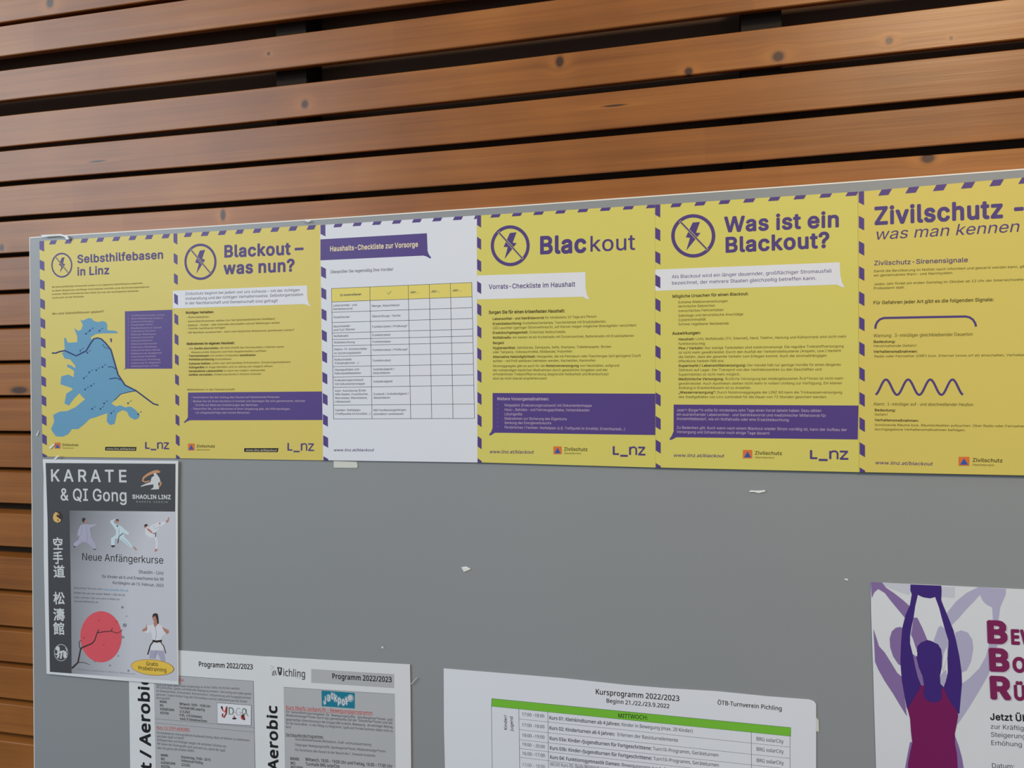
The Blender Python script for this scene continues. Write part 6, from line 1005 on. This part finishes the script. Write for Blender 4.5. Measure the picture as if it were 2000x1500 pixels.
s.poly(A, [(570, 790), (595, 830), (600, 880), (560, 880)], m_lv, 2); s.poly(A, [(690, 1250), (720, 1330), (745, 1420), (760, 1510), (780, 1800), (690, 1800)], m_lv, 2); s.poly(A, [(345, 1300), (325, 1400), (305, 1510), (280, 1800), (400, 1800), (400, 1300)], m_lv, 2)
A = 'dark_violet_figure'
s.poly(A, [(348, 84), (585, 94), (588, 130), (585, 205), (600, 245), (640, 340), (680, 440), (700, 520), (725, 640), (742, 760), (745, 850), (735, 960), (725, 1080), (560, 1060), (330, 1060), (318, 1030), (300, 930), (282, 830), (270, 680), (275, 540), (285, 420), (310, 320), (345, 240), (358, 160), (347, 130)], m_dv, 3)
PW = mat('poster_white_print', (224, 228, 238), 0.45, 0.3)
# openings between the arms: left of the head and right of the head (paper showing)
s.poly(A, [(405, 165), (425, 175), (450, 185), (500, 192), (538, 182), (550, 215), (570, 270), (585, 330), (610, 420), (640, 520), (640, 560), (632, 640), (635, 760), (620, 830), (603, 875), (580, 850), (575, 790), (590, 720), (592, 640), (585, 585), (560, 545), (510, 520), (478, 512), (430, 530), (400, 560), (392, 640), (410, 720), (440, 790), (452, 862), (430, 862), (405, 800), (385, 720), (365, 620), (345, 540), (345, 480), (355, 420), (372, 340), (385, 250)], PW, 4)
s.poly(A, [(372, 340), (400, 340), (440, 420), (478, 512), (430, 530), (400, 560), (392, 600), (350, 475), (360, 420)], m_lv, 5)
s.poly(A, [(350, 470), (365, 500), (400, 610), (398, 640), (380, 620), (360, 560), (347, 520)], PW, 6)
s.poly(A, [(365, 620), (392, 640), (410, 720), (440, 790), (452, 862), (430, 862), (405, 800), (385, 720)], m_lv, 5)
s.poly(A, [(525, 522), (560, 420), (580, 400), (612, 425), (640, 530), (634, 640), (600, 760), (592, 700), (592, 640), (585, 585), (560, 545)], m_pl, 5)
s.poly(A, [(603, 620), (628, 560), (632, 640), (600, 745), (594, 700)], PW, 6); s.poly(A, [(575, 790), (600, 760), (622, 740), (628, 800), (603, 875), (582, 850)], m_pl, 5)
s.poly(A, [(555, 565), (586, 583), (575, 590)], m_dv, 6)
s.poly('magenta_top', [(405, 910), (430, 862), (455, 862), (445, 920), (460, 965), (500, 990), (550, 995), (590, 965), (585, 900), (603, 875), (625, 930), (650, 985), (700, 1050), (715, 1090), (705, 1160), (690, 1230), (690, 1310), (705, 1390), (712, 1510), (730, 1800), (320, 1800), (330, 1460), (345, 1380), (362, 1305), (352, 1220), (345, 1120), (325, 1040), (370, 970)], m_mg, 5)
m_mt = mat('magenta_title_print', (130, 38, 92), 0.45, 0.3)
for big, small, x, y, dyy in (('B', 'EWEGUNG', 945, 528, 8), ('B', 'ODYFIT', 960, 742, 8), ('R', 'ÜCKEN', 968, 957, 8)):
    s.text('title_lettering', big, x-2, y+4, x+176, y+dyy+4, 158, m_cloud, bold=0.045, lay=6); s.text('title_lettering', big, x-10, y, x+170, y+dyy, 158, m_mt, bold=0.045, lay=7)
    s.text('title_lettering', small, x+176, y+12, x+176+98*len(small), y+12+dyy*3, 106, m_mt, bold=0.04, lay=7)
s.text('body_lettering', 'Jetzt Übungen', 962, 1128, 1480, 1150, 50, m_black_t, bold=0.024); s.lines('body_lettering', [('zur Kräftigung der', 964, 1196, 1420, 1222), ('Steigerung der', 966, 1258, 1340, 1280), ('Erhöhung der', 968, 1322, 1310, 1342), ('Datum:', 974, 1498, 1155, 1506)], 36, m_greyt)
s.done()

# ---------------------------------------------------------------- scraps of tape and paper
def piece(name, pts, y, m, label, cat, th=0.0006, curl=0.0, group=None):
    W = [at(px, py, y) for px, py in pts]; o = W[0]; n = len(W); b = MB(); cx = sum(p.x for p in W)/n
    fr = [p+Vector((0, -curl*abs(p.x-cx)/0.01, 0)) for p in W]; bk = [p+Vector((0, th, 0)) for p in fr]
    tr = [tuple(t) for t in tessellate_polygon([[Vector((p.x, p.z, 0)) for p in W]])]
    b.add(fr+bk, tr+[[n+i for i in t[::-1]] for t in tr]+[[i, (i+1) % n, n+(i+1) % n, n+i] for i in range(n)], m)
    return tag(b.build(name, origin=o), label, cat, group)
piece('paper_tab', [(651.5, 900), (697, 902), (698.5, 911), (697, 914), (652, 913.5)], -0.0009, mat('tab_paper', (216, 220, 214), 0.5, 0.3), 'pale paper tab sticking out below the white checklist poster', 'tape')
piece('paper_tab', [(1589, 1400), (1594.5, 1402), (1599, 1407), (1599.5, 1429), (1590, 1428)], -0.0009, mat('tab_paper', (216, 220, 214)), 'pale tape tab at the right edge of the green barred timetable', 'tape')
piece('paper_scrap', [(901, 1108), (910, 1106.5), (920, 1111), (915, 1114), (906, 1117)], -0.0008, m_scrap, 'torn white paper scrap stuck in the middle of the bare board', 'scrap', curl=0.0008)
piece('paper_scrap', [(1462, 961), (1466, 957.5), (1480, 958.5), (1494, 957), (1495, 960), (1482, 963.5), (1472, 961)], -0.0008, m_scrap, 'thin white paper scrap below the poster asking what a blackout is', 'scrap', curl=0.0008)
piece('paper_scrap', [(1649, 1130), (1656, 1131), (1657, 1134), (1650, 1133)], -0.0008, m_scrap, 'tiny white scrap above left of the fitness poster', 'scrap')
piece('paper_scrap', [(745, 1263), (749, 1264), (748.5, 1266.5), (745, 1266)], -0.0008, m_scrap, 'tiny white scrap above the programme sheet with the teal logo', 'scrap')
piece('tape_strip', [(595, 431), (601, 434), (607, 432), (606, 430), (601, 430.5), (597, 428)], -0.0034, m_scrap, 'curled white tape end at the board top above the what now poster', 'tape', curl=0.001)
piece('tape_strip', [(80, 459), (118, 457), (132, 461), (135, 467), (130, 468), (126, 462.5), (116, 460), (84, 462)], -0.0042, m_tape, 'crumpled clear tape at the top corner of the map poster', 'tape', curl=0.0002)
piece('tape_strip', [(70, 851), (75.5, 841), (76.5, 841.5), (72.5, 851.5)], -0.0011, m_scrap, 'short white tape streak on the board left of the map poster', 'tape')
piece('tape_strip', [(95, 875), (104, 867.5), (107, 867), (106, 869.5), (98, 877)], -0.0022, m_scrap, 'white tape streak on the bottom corner of the map poster', 'tape')
piece('tape_strip', [(104.5, 897), (112, 889.5), (116, 889.5), (108, 897.5)], -0.0048, m_scrap, 'white tape streak joining the map poster and the karate sheet', 'tape')
piece('tape_strip', [(801.5, 1336), (814, 1323), (815, 1324), (803, 1337.5)], -0.0026, m_tape, 'thin clear tape strip beside the corner of the teal logo programme', 'tape')
